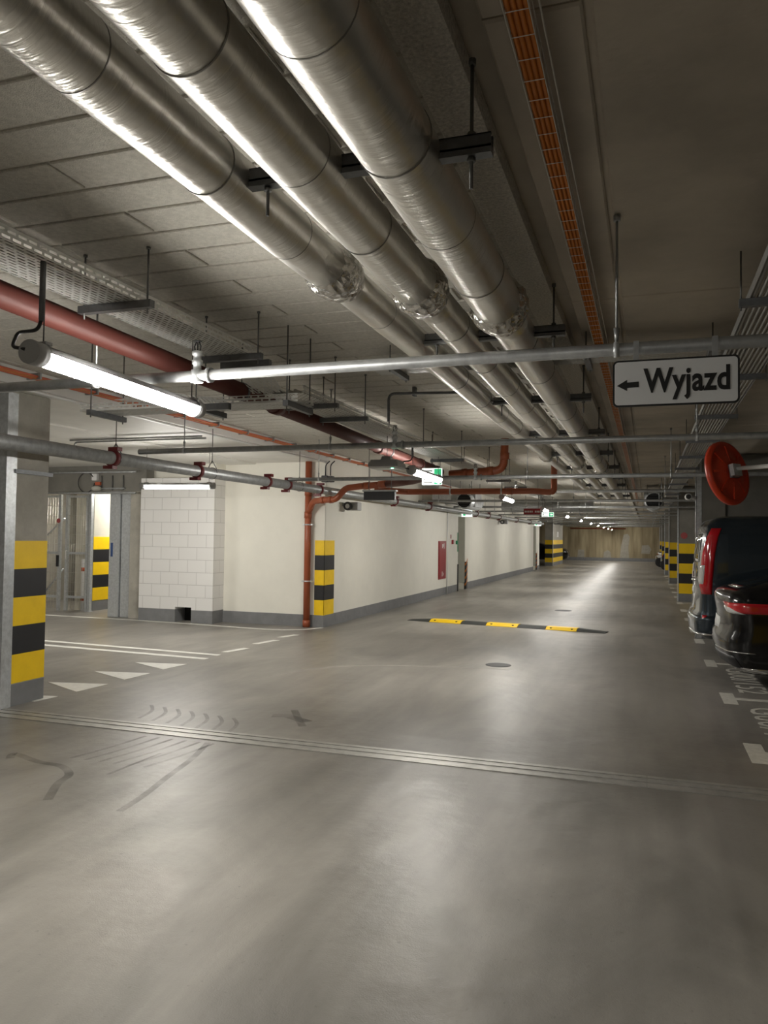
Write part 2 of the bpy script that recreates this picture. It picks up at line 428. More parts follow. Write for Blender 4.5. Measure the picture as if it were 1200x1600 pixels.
# smooth concrete slabs on the right with open joints
mb = MB()
ys = [Y0, -7.4, -2.6, 2.2, 5.03, 7.9, 11.1, 15.9, 20.7, 25.5, 30.3, 35.1, 39.9, 44.7, 49.5, 54.3, 59.1, Y1]
for i in range(len(ys)-1):
    mb.box((-.465, ys[i]+.006, 3.21), (-.178, ys[i+1]-.006, 3.285), 0, .008)
    mb.box((-.156, ys[i]+.006, 3.215), (XR, ys[i+1]-.006, 3.285), 0, .008)
mb.box((-.465, Y0, 3.228), (XR, Y1, 3.286))
struct(mb.build('ceiling_slabs', M['conc_ceil']), 'bare concrete ceiling slabs above the right bays')
struct(MB().box((-14, Y0, 3.08), (-5.62, 13.36, 3.285)).build('ceiling_soffit', M['panel_white']), 'smooth white soffit over the side entrance')
struct(MB().box((-14, 5.0, 3.055), (-7.15, 13.36, 3.085)).build('ceiling_soffit', M['panel_white']), 'lower step of the white soffit')
# outer walls
struct(MB().box((-14.2, Y1, 0), (XR+.2, Y1+.2, 3.3)).build('wall_far', M['far']))
struct(MB().box((-14.2, Y1-.02, 0), (XR, Y1, .25)).build('baseboard_far', M['base']))
struct(MB().box((-14.2, Y0-.2, 0), (XR+.2, Y0, 3.3)).build('wall_back', M['white_wall']))
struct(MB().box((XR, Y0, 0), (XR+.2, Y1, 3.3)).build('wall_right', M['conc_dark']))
struct(MB().box((-14.2, Y0, 0), (-14, Y1, 3.3)).build('wall_outer', M['conc']))
# long cream wall on the left with two door recesses
mb = MB()
for a, b in ((13.36, 24.1), (25.1, 41.3), (42.3, 43.7)): mb.box((XL-.3, a, 0), (XL, b, 3.27))
for a, b in ((24.1, 25.1), (41.3, 42.3)): mb.box((XL-.3, a, 2.36), (XL, b, 3.27))
struct(mb.build('wall_left', M['white_wall']), 'long cream painted wall along the left of the drive lane')
mb = MB()
for a, b in ((13.36, 24.1), (25.1, 41.3), (42.3, 43.7)): mb.box((XL-.02, a-(.004 if a < 14 else 0), 0), (XL+.004, b, .22))
struct(mb.build('baseboard_left', M['base']))
for i, a in enumerate((24.1, 41.3)):
    d = MB().box((XL-.27, a, 0), (XL-.24, a+1.0, 2.36)).build('door_%d' % (i+1), M['jamb']); struct(d)
    MB().box((XL-.24, a+.96, .22), (XL+.002, a+.998, 2.36)).build('door_jamb', M['jamb'], d)
    MB().tube([(XL-.2, a+.12, 1.05), (XL-.2, a+.24, 1.05)], .011).build('door_handle', M['steel_dark'], d)
# front wall beside the side entrance
struct(MB().box((-9.82, 13.362, 0), (XL-.302, 13.6, 3.28)).build('wall_entrance', M['white_wall']), 'cream wall facing the side entrance')
mb = MB(); mb.box((-7.8, 13.34, 0), (XL-.02, 13.362, .22)); mb.box((XL-.14, 13.33, 0), (XL+.004, 13.36, .22))
struct(mb.build('baseboard_entrance', M['base']))
struct(MB().box((-5.86, 13.345, 0), (XL, 13.37, 3.27)).build('trim_1', M['white_wall']), 'narrow cream return at the corner of the long wall')
struct(MB().box((-9.83, 13.15, 0), (-9.44, 13.37, 2.8)).build('wall_return', M['conc']), 'raw concrete strip beside the gate post')
# block pier with a low opening
gx0, gx1, gz0, gz1 = -8.62, -8.26, .0, .29
mb = MB(); py0, py1 = 12.96, 13.36
mb.box((-9.45, py0, .24), (gx0, py1, 2.78)); mb.box((gx1, py0, .24), (-7.8, py1, 2.78)); mb.box((gx0, py0, gz1), (gx1, py1, 2.78))
pier = struct(mb.build('wall_pier', M['block']), 'white painted block pier beside the side entrance')
mb = MB(); mb.box((-9.45, py0-.003, 0), (gx0, py1, .24)); mb.box((gx1, py0-.003, 0), (-7.797, py1, .24))
struct(mb.build('baseboard_pier', M['base']))
struct(MB().box((gx0, py1-.06, 0), (gx1, py1-.02, gz1)).build('trim_2', M['shade_black']), 'black sheet painting the shade in the low opening of the block pier')  # black backing sheet, paints the shade of the recess
struct(MB().box((-8.05, 13.0, 2.78), (-7.8, 13.36, 3.06)).build('wall_pier_top', M['white_wall']))
struct(MB().box((-14, 13.12, 2.54), (-9.44, 13.42, 3.1)).build('wall_lintel', M['conc_dark']), 'concrete beam over the roller gate opening')
# space behind the gate
struct(MB().box((-14, 13.42, 3.0), (-5.98, 19.4, 3.28)).build('ceiling_gate', M['conc']))
struct(MB().box((-14, 19.2, 0), (-5.98, 19.4, 3.0)).build('wall_gate_back', M['conc']))
gw = struct(MB().box((-11.42, 14.03, 0), (-11.9, 17.5, 3.0)).build('wall_gate', mat('pale_concrete', (.58, .55, .46), .8, var=.08, scale=2.5)))
struct(MB().box((-11.415, 14.02, 0), (-11.43, 17.5, .24)).build('baseboard_gate', M['base']))

# ------------------------------------------------------------------ striped columns
BANDS = [.22, .50, .777, 1.055, 1.333, 1.61]
def bands(mb, x0, x1, ya, yb, e=.004, z0=BANDS):
    for i in range(5): mb.box((x0-e, ya-e, z0[i]), (x1+e, yb+e, z0[i+1]), 0 if i % 2 == 0 else 1)
def column(x0, x1, ya, yb, label, group='striped concrete columns', guard=None, shaft=None, top=3.2, gm='galv'):
    t = thing('concrete_column', label, 'column', ((x0+x1)/2, (ya+yb)/2, 0), group)
    MB().box((x0, ya, 0), (x1, yb, top), 0, .012).build('shaft', shaft or M['conc'], t)
    mb = MB(); bands(mb, x0, x1, ya, yb); mb.build('warning_stripes', [M['yellow'], M['black']], t)
    MB().box((x0-.004, ya-.004, 0), (x1+.004, yb+.004, .21)).build('painted_base', M['base'], t)
    return t
# left column with galvanised guard
t = column(-6.42, -5.85, 5.95, 6.47, 'big striped column at the left edge beside the four white triangles', top=3.08)
mb = MB(); mb.box((-6.02, 5.90, 0), (-5.847, 5.94, 3.05)); mb.box((-5.846, 5.90, 0), (-5.836, 6.03, 3.05))
for z in (.1, .75, 1.62, 2.05, 2.08): mb.lathe([(.012, 0), (.012, .006), (.004, .012)], (-5.93, 5.895, z), 'y', 8)
mb.build('corner_guard', M['galv'], t)
MB().box((-5.86, 6.0, 2.27), (-5.82, 6.5, 2.31)).build('dark_bar', M['steel_dark'], t)  # dark bar across the column face below the sprinkler main
# corner of the long wall
t = thing('corner_stripes', 'yellow and black warning stripes wrapped on the cream wall corner by the terracotta downpipe', 'warning stripes', (XL, 13.36, .22))
mb = MB()
for i in range(5):
    m_ = 0 if i % 2 == 0 else 1
    mb.box((-5.87, 13.338, BANDS[i]), (XL+.006, 13.345, BANDS[i+1]), m_); mb.box((XL, 13.338, BANDS[i]), (XL+.006, 13.82, BANDS[i+1]), m_)
mb.build('painted_bands', [M['yellow'], M['black']], t)
# right-hand row
names = ['', 'striped column just beyond the grey van', 'second striped column beyond the grey van', 'third striped column beyond the grey van', 'fourth striped column beyond the grey van', 'farthest striped column of the row beyond the van']
for i, yc in enumerate((23.45, 32.9, 40.9, 49.3, 57.5)):
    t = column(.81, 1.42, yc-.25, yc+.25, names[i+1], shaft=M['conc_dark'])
    MB().box((.795, yc-.262, 0), (.83, yc-.25, 3.15), 0).build('corner_guard', M['galv'], t)
    if i == 0: MB().lathe([(.09, 0), (.09, .004)], (.97, yc-.256, 1.83), 'y', 18).build('sticker', M['pink'], t)
# pier beside the van
t = thing('wall_column', 'plain grey concrete pier rising behind the grey van', 'column', (1.2, 14.9, 0))
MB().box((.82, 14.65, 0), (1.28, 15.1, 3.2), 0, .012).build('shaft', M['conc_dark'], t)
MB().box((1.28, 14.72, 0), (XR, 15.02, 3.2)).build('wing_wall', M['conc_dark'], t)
mb = MB(); mb.box((.80, 14.64, 0), (.90, 14.652, 3.15)); mb.box((.80, 14.64, 0), (.812, 14.74, 3.15)); mb.build('corner_guard', M['galv'], t)
MB().box((.818, 14.646, 0), (1.284, 15.104, .21)).build('painted_base', M['base'], t)
column(.98, 1.5, 6.3, 6.8, 'striped column just outside the frame that carries the round mirror')
column(.98, 1.5, -2.65, -2.15, 'striped column behind the viewpoint')
# far left pier
t = column(-6.05, -5.58, 49.3, 55.3, 'long striped pier past the end of the cream wall', top=3.19)
mb = MB(); mb.box((-5.595, 49.285, 0), (-5.565, 49.297, 3.1)); mb.box((-5.577, 49.285, 0), (-5.565, 49.45, 3.1)); mb.build('corner_guard', M['galv'], t)
MB().box((-5.572, 51.6, 1.8), (-5.566, 52.5, 2.15)).build('notice', M['white_plastic'], t)
struct(MB().box((-10.8, 43.7, 0), (-10.6, 64, 3.27)).build('wall_side_bay', M['conc_dark']))
# patches on the far wall
for pts, lab in (([(-2.05, .25), (-1.35, .25), (-1.4, 1.1), (-1.3, 1.9), (-1.45, 2.15), (-1.75, 2.1), (-1.95, 1.2)], 'tall filled crack patch on the far concrete wall'),
                 ([(-.45, .62), (.15, .6), (.3, .95), (.1, 1.3), (-.4, 1.25)], 'rounded filler patch right of the tall crack on the far wall'),
                 ([(-3.3, .25), (-2.7, .25), (-2.75, .7), (-2.95, .85), (-3.25, .7)], 'small low filler patch left of the tall crack on the far wall'),
                 ([(-5.3, .25), (-4.75, .25), (-4.75, .85), (-5.25, .85)], 'square filler patch low on the far wall by the dark car')):
    tag(MB().prism([(x, Y1-.004, z) for x, z in pts], (0, .004, 0)).build('filler_patch', M['patch'], org=(pts[0][0], Y1, .3)), lab, 'wall patch', 'patches on the far wall')

# ================================================================== FLOOR FITTINGS AND MARKINGS
mb = MB()
for ya, yb, h in ((5.68, 5.73, .006), (5.735, 5.80, .002), (5.805, 5.835, .007), (5.84, 5.905, .002), (5.91, 5.96, .006)):
    mb.box((-5.83, ya-.0, -.01), (.0, yb, h)); mb.box((.004, ya, -.01), (XR, yb, h))
tag(mb.build('expansion_joint', M['joint'], org=(-2, 5.82, 0)), 'long metal expansion joint rail running across the whole floor', 'floor joint')
def flat(name, pts, lab, cat, grp=None, m='line'):
    return tag(MB().prism([(x, y, .0008) for x, y in pts], (0, 0, .002)).build(name, M[m], org=(pts[0][0], pts[0][1], 0)), lab, cat, grp)
tri = [('white yield triangle nearest the double line', (-6.39, 8.70), (-5.68, 8.84), (-5.73, 8.38)),
       ('second white yield triangle from the double line', (-6.42, 7.95), (-5.71, 8.10), (-5.735, 7.63)),
       ('third white yield triangle from the double line', (-6.42, 7.18), (-5.73, 7.34), (-5.76, 6.86)),
       ('white yield triangle peeking out at the foot of the big striped column', (-6.40, 6.50), (-5.77, 6.60), (-5.80, 6.30))]
for l, a, b, c in tri: flat('yield_triangle', (a, c, b), l, 'floor marking', 'yield triangles')
flat('stop_line', ((-8.95, 9.82), (-5.70, 9.62), (-5.70, 9.73), (-8.95, 9.93)), 'farther white line of the pair behind the triangles', 'floor marking', 'double white line')
flat('stop_line', ((-8.95, 9.46), (-5.68, 9.26), (-5.68, 9.38), (-8.95, 9.58)), 'nearer white line of the pair behind the triangles', 'floor marking', 'double white line')
for (a, b, l) in (((9.95, 10.43), 0, 'white lane dash nearest the double line'), ((10.89, 11.42), 0, 'middle white lane dash of three'), ((11.74, 12.17), 0, 'white lane dash nearest the terracotta downpipe')):
    flat('lane_dash', ((-5.83, a[0]), (-5.72, a[0]), (-5.62, a[1]), (-5.73, a[1])), l, 'floor marking', 'lane dashes')
tag(MB().ribbon([(-12.6, 12.93), (-9.5, 12.90), (-8, 12.79), (-7, 12.68), (-6.5, 12.64), (-6.2, 12.68), (-5.95, 12.82), (-5.78, 13.04), (-5.68, 13.30)], .09).build('edge_line', M['line'], org=(-8, 12.8, 0)),
    'thin white line along the foot of the block pier curving to the wall corner', 'floor marking')
ord_ = ['nearest the viewer', 'second from the viewer', 'third from the viewer', 'beside the pier behind the van', 'first past the pier', 'second past the pier', 'third past the pier', 'at the foot of the first striped column', 'just past the first striped column',
        'two bays past the first striped column', 'three bays past the first striped column', 'by the second striped column', 'one bay past the second striped column', 'two bays past the second striped column', 'three bays past the second striped column']
for i, yc in enumerate((6.92, 9.2, 11.73, 14.2, 15.8, 18.0, 20.2, 22.55, 24.9, 27.1, 29.4, 31.7, 34.4, 36.6, 38.8)):
    mb = MB(); mb.box((.765, yc-.31, .0008), (.905, yc+.31, .0028))
    if i != 3: mb.box((.9045, yc-.06, .0008), (5.6, yc+.06, .0028))
    tag(mb.build('bay_marking', M['line_dim'], org=(.83, yc, 0)), 'white T shaped bay marking on the floor, ' + ord_[i], 'bay marking', 'bay markings')
for y_, s_, l in ((11.40, 'G00/152', 'white painted bay code on the floor under the black car rear'), (8.82, 'G00/151', 'white painted bay code on the floor at the right frame edge')):
    b = text_mesh(s_, .46, (.985, y_, .0015), (0, -1, 0), (1, 0, 0), .0008, 0, 1.12, 1.0).build('bay_number', M['line_dim'], org=(.985, y_, 0)); tag(b, l, 'bay number', 'painted bay codes')
# manhole covers
for x, y_, r, l in ((-1.885, 10.41, .17, 'small dark round manhole cover in front of the speed bump'), (-1.88, 18.87, .2, 'small dark floor drain beyond the speed bump')):
    t = thing('drain_cover', l, 'drain', (x, y_, 0), 'floor drains')
    MB().lathe([(r, 0), (r, .004), (r-.02, .004)], (x, y_, 0), 'z', 28).build('rim', M['steel_dark'], t)
    MB().lathe([(r-.02, 0), (r-.022, .0055)], (x, y_, 0), 'z', 28).build('lid', M['iron'], t)
# speed bump
A, B = Vector((-4.60, 15.36, 0)), Vector((-.69, 14.80, 0)); D = (B-A); Ln = D.length; d = D/Ln; nn = Vector((-d.y, d.x, 0))
t = thing('speed_bump', 'black and yellow rubber speed bump across the lane', 'speed bump', ((A+B)/2)[:])
def bump_seg(s0, s1, h, w, name, m, taper=0):
    prof = [(-w/2, 0), (-w/2, .006), (-w*.22, h), (w*.22, h), (w/2, .006), (w/2, 0)]
    P = []; n = len(prof)
    for s_, k in ((s0, 1-.8*(taper == -1)), (s1, 1-.8*(taper == 1))):
        for q, z in prof: v = A+d*s_+nn*q; P.append((v.x, v.y, z*k))
    F = [list(range(n))[::-1], [n+i for i in range(n)]]+[[i, (i+1) % n, n+(i+1) % n, n+i] for i in range(n)]
    mb = MB().add(P, F); o = mb.build(name, m, t)
    return o
cuts = [0, .49, 1.16, 1.68, 2.31, 2.85, 3.43, Ln]
for i in range(7):
    yl = i % 2 == 1
    o = bump_seg(cuts[i]+.004, cuts[i+1]-.004, .05 if yl else .045, .36, 'rubber_segment', M['bump_yellow'] if yl else M['rubber'], -1 if i == 0 else (1 if i == 6 else 0))
    if yl:
        mb = MB()
        for f_ in (.16, .84):
            mb = MB()
            for q in (-.04,): v = A+d*(cuts[i]+(cuts[i+1]-cuts[i])*f_)+nn*(-.115); mb.lathe([(.022, .02), (.022, .038), (.012, .041)], (v.x, v.y, 0), 'z', 10)
            mb.build('fixing_bolt', M['dark_plastic'], o)
# tyre traces
def pale_mat():
    m = tyre_mat(); m.name = 'pale_scuff'
    m.node_tree.nodes['Principled BSDF'].inputs['Base Color'].default_value = (.55, .52, .46, 1); return m
M['pale_trace'] = pale_mat()
def trace(pts, w, lab, m='tyre_trace'):
    tag(MB().ribbon(pts, w, .0004, .0004).build('tyre_mark', M[m], org=(pts[0][0], pts[0][1], 0)), lab, 'tyre mark', 'tyre marks')
def smooth(pts, n=6):
    P = [Vector((p[0], p[1], 0)) for p in pts]; out = []
    for i in range(len(P)-1):
        a, b, c, e = P[max(0, i-1)], P[i], P[i+1], P[min(len(P)-1, i+2)]
        for k in range(n):
            t = k/n; out.append(.5*((2*b)+(c-a)*t+(2*a-5*b+4*c-e)*t*t+(-a+3*b-3*c+e)*t**3))
    return [(q.x, q.y) for q in out+[P[-1]]]
trace(smooth([(-3.05, 4.04), (-3.09, 4.34), (-3.17, 4.71), (-3.26, 5.17), (-3.39, 5.61)]), .05, 'long dark tyre mark running up to the expansion joint')
trace(smooth([(-3.59, 4.62), (-3.58, 4.9), (-3.56, 5.2)]), .025, 'short thin tyre mark left of the long one')
trace(smooth([(-4.52, 4.68), (-4.58, 4.79), (-4.27, 4.69), (-4.03, 4.66), (-3.84, 4.52), (-3.77, 4.33), (-3.6, 4.05)]), .06, 'hooked dark scuff on the floor at the left edge')
trace([(-3.34, 6.66), (-3.2, 6.7), (-2.93, 6.55)], .12, 'dark cross shaped scuff, wider stroke')
trace([(-3.25, 6.95), (-3.1, 6.7), (-2.9, 6.38)], .07, 'dark cross shaped scuff, narrower stroke')
trace(smooth([(-4.28, 8.43), (-4.08, 9.1), (-3.72, 9.51), (-3.28, 9.76), (-2.47, 10.0), (-1.5, 10.1)]), .10, 'long pale curved scuff on the floor left of the manhole cover', 'pale_trace')
for i in range(7):
    x = -4.55+i*.17
    trace(smooth([(x-.1, 6.62-.03*i), (x+.06, 6.4-.03*i), (x+.13, 6.1-.03*i)]), .035, 'one of the curved tread arcs behind the joint left of centre')
for i in range(6):
    x = -3.98+i*.13
    trace(smooth([(x, 5.6), (x-.05, 5.2), (x-.13, 4.85)]), .03, 'one of the curved tread arcs in front of the joint left of centre')

# ================================================================== SIDE ENTRANCE DETAILS
t = thing('gate_guide', 'tall galvanised roller gate guide post beside the block pier', 'gate post', (-10.05, 13.3, 0))
MB().box((-10.33, 13.16, 0), (-10.09, 13.42, 2.56), 0, .01).build('outer_profile', M['galv'], t)
MB().box((-10.07, 13.2, 0), (-9.84, 13.42, 2.56), 0, .01).build('inner_profile', M['galv'], t)
MB().box((-10.085, 13.22, 0), (-10.072, 13.4, 2.56)).build('slot', M['dark_plastic'], t)
MB().box((-10.29, 13.154, 1.22), (-10.24, 13.16, 1.5)).build('sticker', M['blue'], t)
# mesh gate
def mesh_panel(name, x0, x1, yy, label, z1=2.48, nx=9):
    t = thing(name, label, 'gate', ((x0+x1)/2, yy, 0), 'mesh cage panels')
    f = MB()
    f.box((x0-.03, yy-.03, 0), (x0+.03, yy+.03, z1+.04)); f.box((x1-.03, yy-.03, 0), (x1+.03, yy+.03, z1+.04))
    for z in (.3, 1.25, z1): f.box((x0+.03, yy-.02, z-.025), (x1-.03, yy+.02, z+.025))
    f.build('frame', M['galv'], t)
    w = MB()
    for i in range(1, nx): x = x0+(x1-x0)*i/nx; w.tube([(x, yy, .05), (x, yy, z1)], .004, 6)
    for i in range(1, 12): z = z1*i/12; w.tube([(x0, yy-.004, z), (x1, yy-.004, z)], .004, 6)
    w.build('wire_mesh', M['wire'], t)
    return t
t = mesh_panel('mesh_gate', -11.98, -11.44, 13.86, 'galvanised wire mesh gate leaf behind the roller gate opening')
MB().tube(route([(-11.93, 13.8, 1.3), (-11.93, 13.76, 1.3), (-11.93, 13.76, 1.12)], .015), .012).build('gate_handle', M['white_plastic'], t)
t = mesh_panel('mesh_gate', -12.7, -12.14, 13.82, 'mesh gate leaf partly hidden by the big striped column', nx=8)
MB().box((-12.2, 13.78, .95), (-12.13, 13.8, 1.2)).build('lock_case', M['dark_plastic'], t)
MB().lathe([(.05, 0), (.05, .006)], (-12.15, 13.77, 1.95), 'y', 14).build('round_sticker', M['pink'], t)
for za, zb in ((.35, .9), (1.6, 2.0)): MB().tube([(-12.6, 13.9, za), (-12.1, 13.9, zb)], .02, 8).build('cross_brace', M['galv'], t)
t = thing('gate_post', 'square galvanised post between the mesh gate and the striped wall', 'post', (-11.35, 13.86, 0))
MB().box((-11.39, 13.82, 0), (-11.33, 13.9, 2.54), 0, .006).build('tube', M['galv'], t)
MB().box((-11.41, 13.8, 0), (-11.31, 13.92, .012)).build('foot_plate', M['galv'], t)
t = thing('wall_stripes', 'bright yellow and black stripes painted on the wall behind the gate', 'warning stripes', (-11.41, 14.4, .22))
mb = MB()
for i in range(5): mb.box((-11.419, 14.02, BANDS[i]), (-11.41, 14.74, BANDS[i+1]), 0 if i % 2 == 0 else 1)
mb.build('painted_bands', [M['yellow'], M['black']], t)
column(-13.0, -12.45, 15.6, 16.1, 'striped column seen through the mesh gate', top=3.0)
t = thing('bollard', 'white bollard with red bands standing behind the mesh gate', 'bollard', (-11.60, 13.96, 0))
MB().tube([(-11.60, 13.96, 0), (-11.60, 13.96, 1.12)], .055, 18).build('tube', M['white_plastic'], t)
for z in (.86, .22): MB().tube([(-11.60, 13.96, z), (-11.60, 13.96, z+.08)], .0565, 18).build('red_band', M['cable_red'], t)
# small things on the lintel
t = thing('junction_box', 'small junction box with looped cable on the beam over the gate', 'junction box', (-10.62, 13.1, 2.72))
MB().box((-10.72, 13.06, 2.76), (-10.6, 13.12, 2.9), 0, .008).build('box', M['white_plastic'], t)
MB().box((-10.62, 13.04, 2.66), (-10.5, 13.12, 2.73), 0, .01).build('warning_light', M['cable_red'], t)
MB().lathe([(.02, 0), (.09, -.03), (.1, -.08), (.05, -.1)], (-10.55, 13.0, 2.65), 'z', 16).build('horn', M['jamb'], t)
MB().tube([(-10.85+.2*math.cos(a), 13.06, 2.72+.2*math.sin(a)) for a in [i*PI/14+.6 for i in range(26)]], .009, 6).build('cable_loop', M['cable_black'], t)
for z, x0, l in ((2.50, -12.5, 'lower thin grey pipe under the beam over the gate'), (2.92, -13, 'grey conduit crossing the face of the beam over the gate')):
    tag(MB().tube([(x0, 12.95, z), (-9.6, 13.0, z+.0)], .022, 10).build('conduit', M['galv_dull'], org=(-11, 13, z)), l, 'pipe', 'conduits at the gate')
t = thing('bracket_rods', 'pair of short hanger rods on the beam beside the block pier', 'hanger', (-10.1, 13.08, 2.6))
for x in (-10.24, -9.98, -10.5): MB().tube([(x, 13.1, 2.56), (x, 13.1, 2.86)], .012, 8).build('rod', M['rod'], t)
MB().box((-10.55, 13.06, 2.58), (-9.93, 13.11, 2.61)).build('angle', M['galv_dull'], t)

# ================================================================== WALL FITTINGS
t = thing('fire_hose_cabinet', 'flat red fire hose cabinet on the long cream wall', 'fire cabinet', (XL, 22.1, 1.03))
MB().box((XL, 21.66, .48), (XL+.02, 22.5, 1.59), 0, .006).build('frame', M['fire_red'], t)
MB().box((XL+.02, 21.7, .52), (XL+.028, 22.46, 1.55)).build('door', M['fire_red'], t)
mb = MB()
for z0, z1, y0_, y1_ in ((1.38, 1.5, 22.0, 22.06), (1.42, 1.5, 22.1, 22.16), (1.36, 1.52, 22.2, 22.25), (.56, .70, 22.0, 22.06), (.58, .66, 22.12, 22.17)): mb.box((XL+.028, y0_, z0), (XL+.0295, y1_, z1))
mb.build('pictograms', M['white_plastic'], t)
tag(MB().tube([(XL+.025, 22.62, .02), (XL+.025, 22.62, 2.5)], .016, 10).build('wall_conduit', M['white_plastic'], org=(XL, 22.62, 0)), 'thin white riser conduit just right of the red fire cabinet', 'pipe')
t = thing('fire_call_point', 'small red fire alarm call point on the wall by the doorway', 'call point', (XL, 23.3, 1.5))
MB().box((XL, 23.25, 1.49), (XL+.05, 23.37, 1.62), 0, .008).build('case', M['fire_red'], t)
MB().box((XL, 23.1, 1.66), (XL+.012, 23.18, 1.78)).build('plate', M['fire_red'], t)
t = thing('emergency_door_release', 'small green emergency release box beside the doorway', 'door release', (XL, 23.85, 1.5))
MB().box((XL, 23.8, 1.48), (XL+.05, 23.92, 1.6), 0, .008).build('case', M['green'], t)
MB().box((XL, 24.02, 1.25), (XL+.02, 24.07, 1.85)).build('strip', M['green'], t)
def chevron(x, y_, label):
    t = thing('edge_protector', label, 'edge protector', (x, y_, 0), 'doorway edge protectors')
    MB().box((x, y_, .02), (x+.05, y_+.2, .9)).build('foam_body', M['dark_plastic'], t)
    mb = MB()
    for k in range(4):
        z = .1+k*.22; mb.prism([(x-.003, y_-.003, z), (x+.053, y_-.003, z+.05), (x+.053, y_-.003, z+.13), (x-.003, y_-.003, z+.08)], (0, .002, 0))
        mb.prism([(x+.051, y_, z+.05), (x+.051, y_+.2, z+.18), (x+.051, y_+.2, z+.26), (x+.051, y_, z+.13)], (.002, 0, 0))
    mb.build('yellow_stripes', M['orange'], t)
chevron(XL, 25.1, 'black and yellow edge protector at the near doorway')
chevron(XL, 42.3, 'black and yellow edge protector at the far doorway')
MBd = MB().box((XL, 24.04, .0), (XL+.03, 24.1, .85)); tag(MBd.build('edge_strip', M['dark_plastic'], org=(XL, 24.07, 0)), 'dark edge strip on the left jamb of the near doorway', 'edge protector')
for y_, l in ((24.6, 'lit escape sign hung above the near doorway'), (41.8, 'lit escape sign hung above the far doorway')):
    t = thing('escape_sign', l, 'escape sign', (XL+.16, y_, 2.42), 'lit signs over doorways')
    MB().box((XL+.0, y_-.03, 2.36), (XL+.34, y_+.03, 2.6), 0, .01).build('panel', M['white_lit'], t)
    mb = MB(); mb.box((XL+.05, y_-.034, 2.4), (XL+.13, y_-.03, 2.56)); mb.box((XL+.17, y_-.034, 2.46), (XL+.28, y_-.03, 2.49)); mb.build('pictogram', M['green_lit'], t)
def spot(y_, z, label):
    t = thing('wall_camera', label, 'camera', (XL, y_, z), 'cameras on the cream wall')
    MB().box((XL, y_-.05, z-.02), (XL+.12, y_+.03, z+.05)).build('bracket', M['grey_plastic'], t)
    b = MB().box((XL+.10, y_-.1, z-.1), (XL+.34, y_+.12, z+.06), 0, .01).build('body', M['grey_plastic'], t)
    MB().lathe([(.085, -.04), (.085, 0), (.055, .0), (.05, .03)], (XL+.15, y_-.11, z-.02), 'y', 18).build('lens_ring', M['dark_plastic'], t)
    MB().lathe([(.045, -.0), (.03, .01)], (XL+.15, y_-.155, z-.02), 'y', 14).build('lens', M['lamp_clear'], t)
spot(14.25, 2.3, 'grey camera on the wall just right of the terracotta downpipe')
spot(31.3, 2.36, 'grey camera on the long wall between the two doorways')
t = thing('valve_box', 'small dark valve and cable box near the top of the wall corner', 'valve', (-5.5, 13.2, 2.75))
MB().box((-5.66, 13.1, 2.68), (-5.55, 13.2, 2.8), 0, .008).build('box', M['dark_plastic'], t)
MB().box((-5.53, 13.1, 2.68), (-5.44, 13.2, 2.79), 0, .008).build('motor', M['dark_plastic'], t)
for x in (-5.6, -5.5): MB().tube(route([(x, 13.15, 2.8), (x+.0, 13.15, 3.0), (x+.06, 13.2, 3.07)], .05), .011, 8).build('cable', M['cable_black'], t)

# ================================================================== CEILING SERVICES
CZ = 3.19
# --- three foil-wrapped pipes
def foil_pipe(x, z, r, ycol, ycol2, label):
    t = thing('insulated_pipe', label, 'insulated pipe', (x, 2.0, z-r), 'foil wrapped pipes under the ceiling')
    # axis wobbles slightly in section joints
    def run(ya, yb, r_, name):
        n = max(2, int((yb-ya)/.25)); pts = []; rs = []
        for i in range(n+1):
            y_ = ya+(yb-ya)*i/n; pts.append((x, y_, z)); rs.append(r_*(1+.012*math.sin(y_*5.1+x*9)))
        MB().tube(pts, rs, 32).build(name, M['foil'], t)
    run(-4.0, ycol-.03, r, 'foil_jacket')
    run(ycol+.1, ycol2, r*.9, 'foil_jacket')
    run(ycol2+.1, 24.5, r*.82, 'foil_jacket')
    for yc, rr in ((ycol, r), (ycol2, r*.9)):
        b = MB(); n = 36; prof = [(.95, -.09), (1.07, -.06), (1.22, -.02), (1.26, .03), (1.2, .09), (1.08, .15), (.9, .2)]
        P = []; F = []
        for q, (k, h) in enumerate(prof):
            for j in range(n):
                a = 2*PI*j/n; w = 1+random.uniform(-.03, .03)*(0 if q in (0, 6) else 1)
                P.append((x+rr*k*w*math.cos(a), yc+h+random.uniform(-.008, .008), z+rr*k*w*math.sin(a)))
        for q in range(len(prof)-1):
            for j in range(n): F.append([q*n+j, q*n+(j+1) % n, (q+1)*n+(j+1) % n, (q+1)*n+j])
        b.add(P, F, 0, False); b.build('crumpled_collar', M['crinkle'], t)
    y_ = .35
    while y_ < ycol-.2:
        MB().tube([(x, y_-.0025, z), (x, y_+.0025, z)], r*1.018, 32).build('binding_wire', M['tape'], t); y_ += .62
    y_ = ycol+.7
    while y_ < ycol2-.3:
        MB().tube([(x, y_-.003, z), (x, y_+.003, z)], r*.925, 24).build('binding_wire', M['tape'], t); y_ += .9
foil_pipe(-.735, 2.91, .121, 3.97, 13.4, 'right one of the three big silver foil wrapped pipes')
foil_pipe(-1.055, 2.915, .111, 3.58, 12.6, 'middle one of the three big silver foil wrapped pipes')
foil_pipe(-1.385, 2.925, .104, 3.27, 11.4, 'left one of the three big silver foil wrapped pipes')
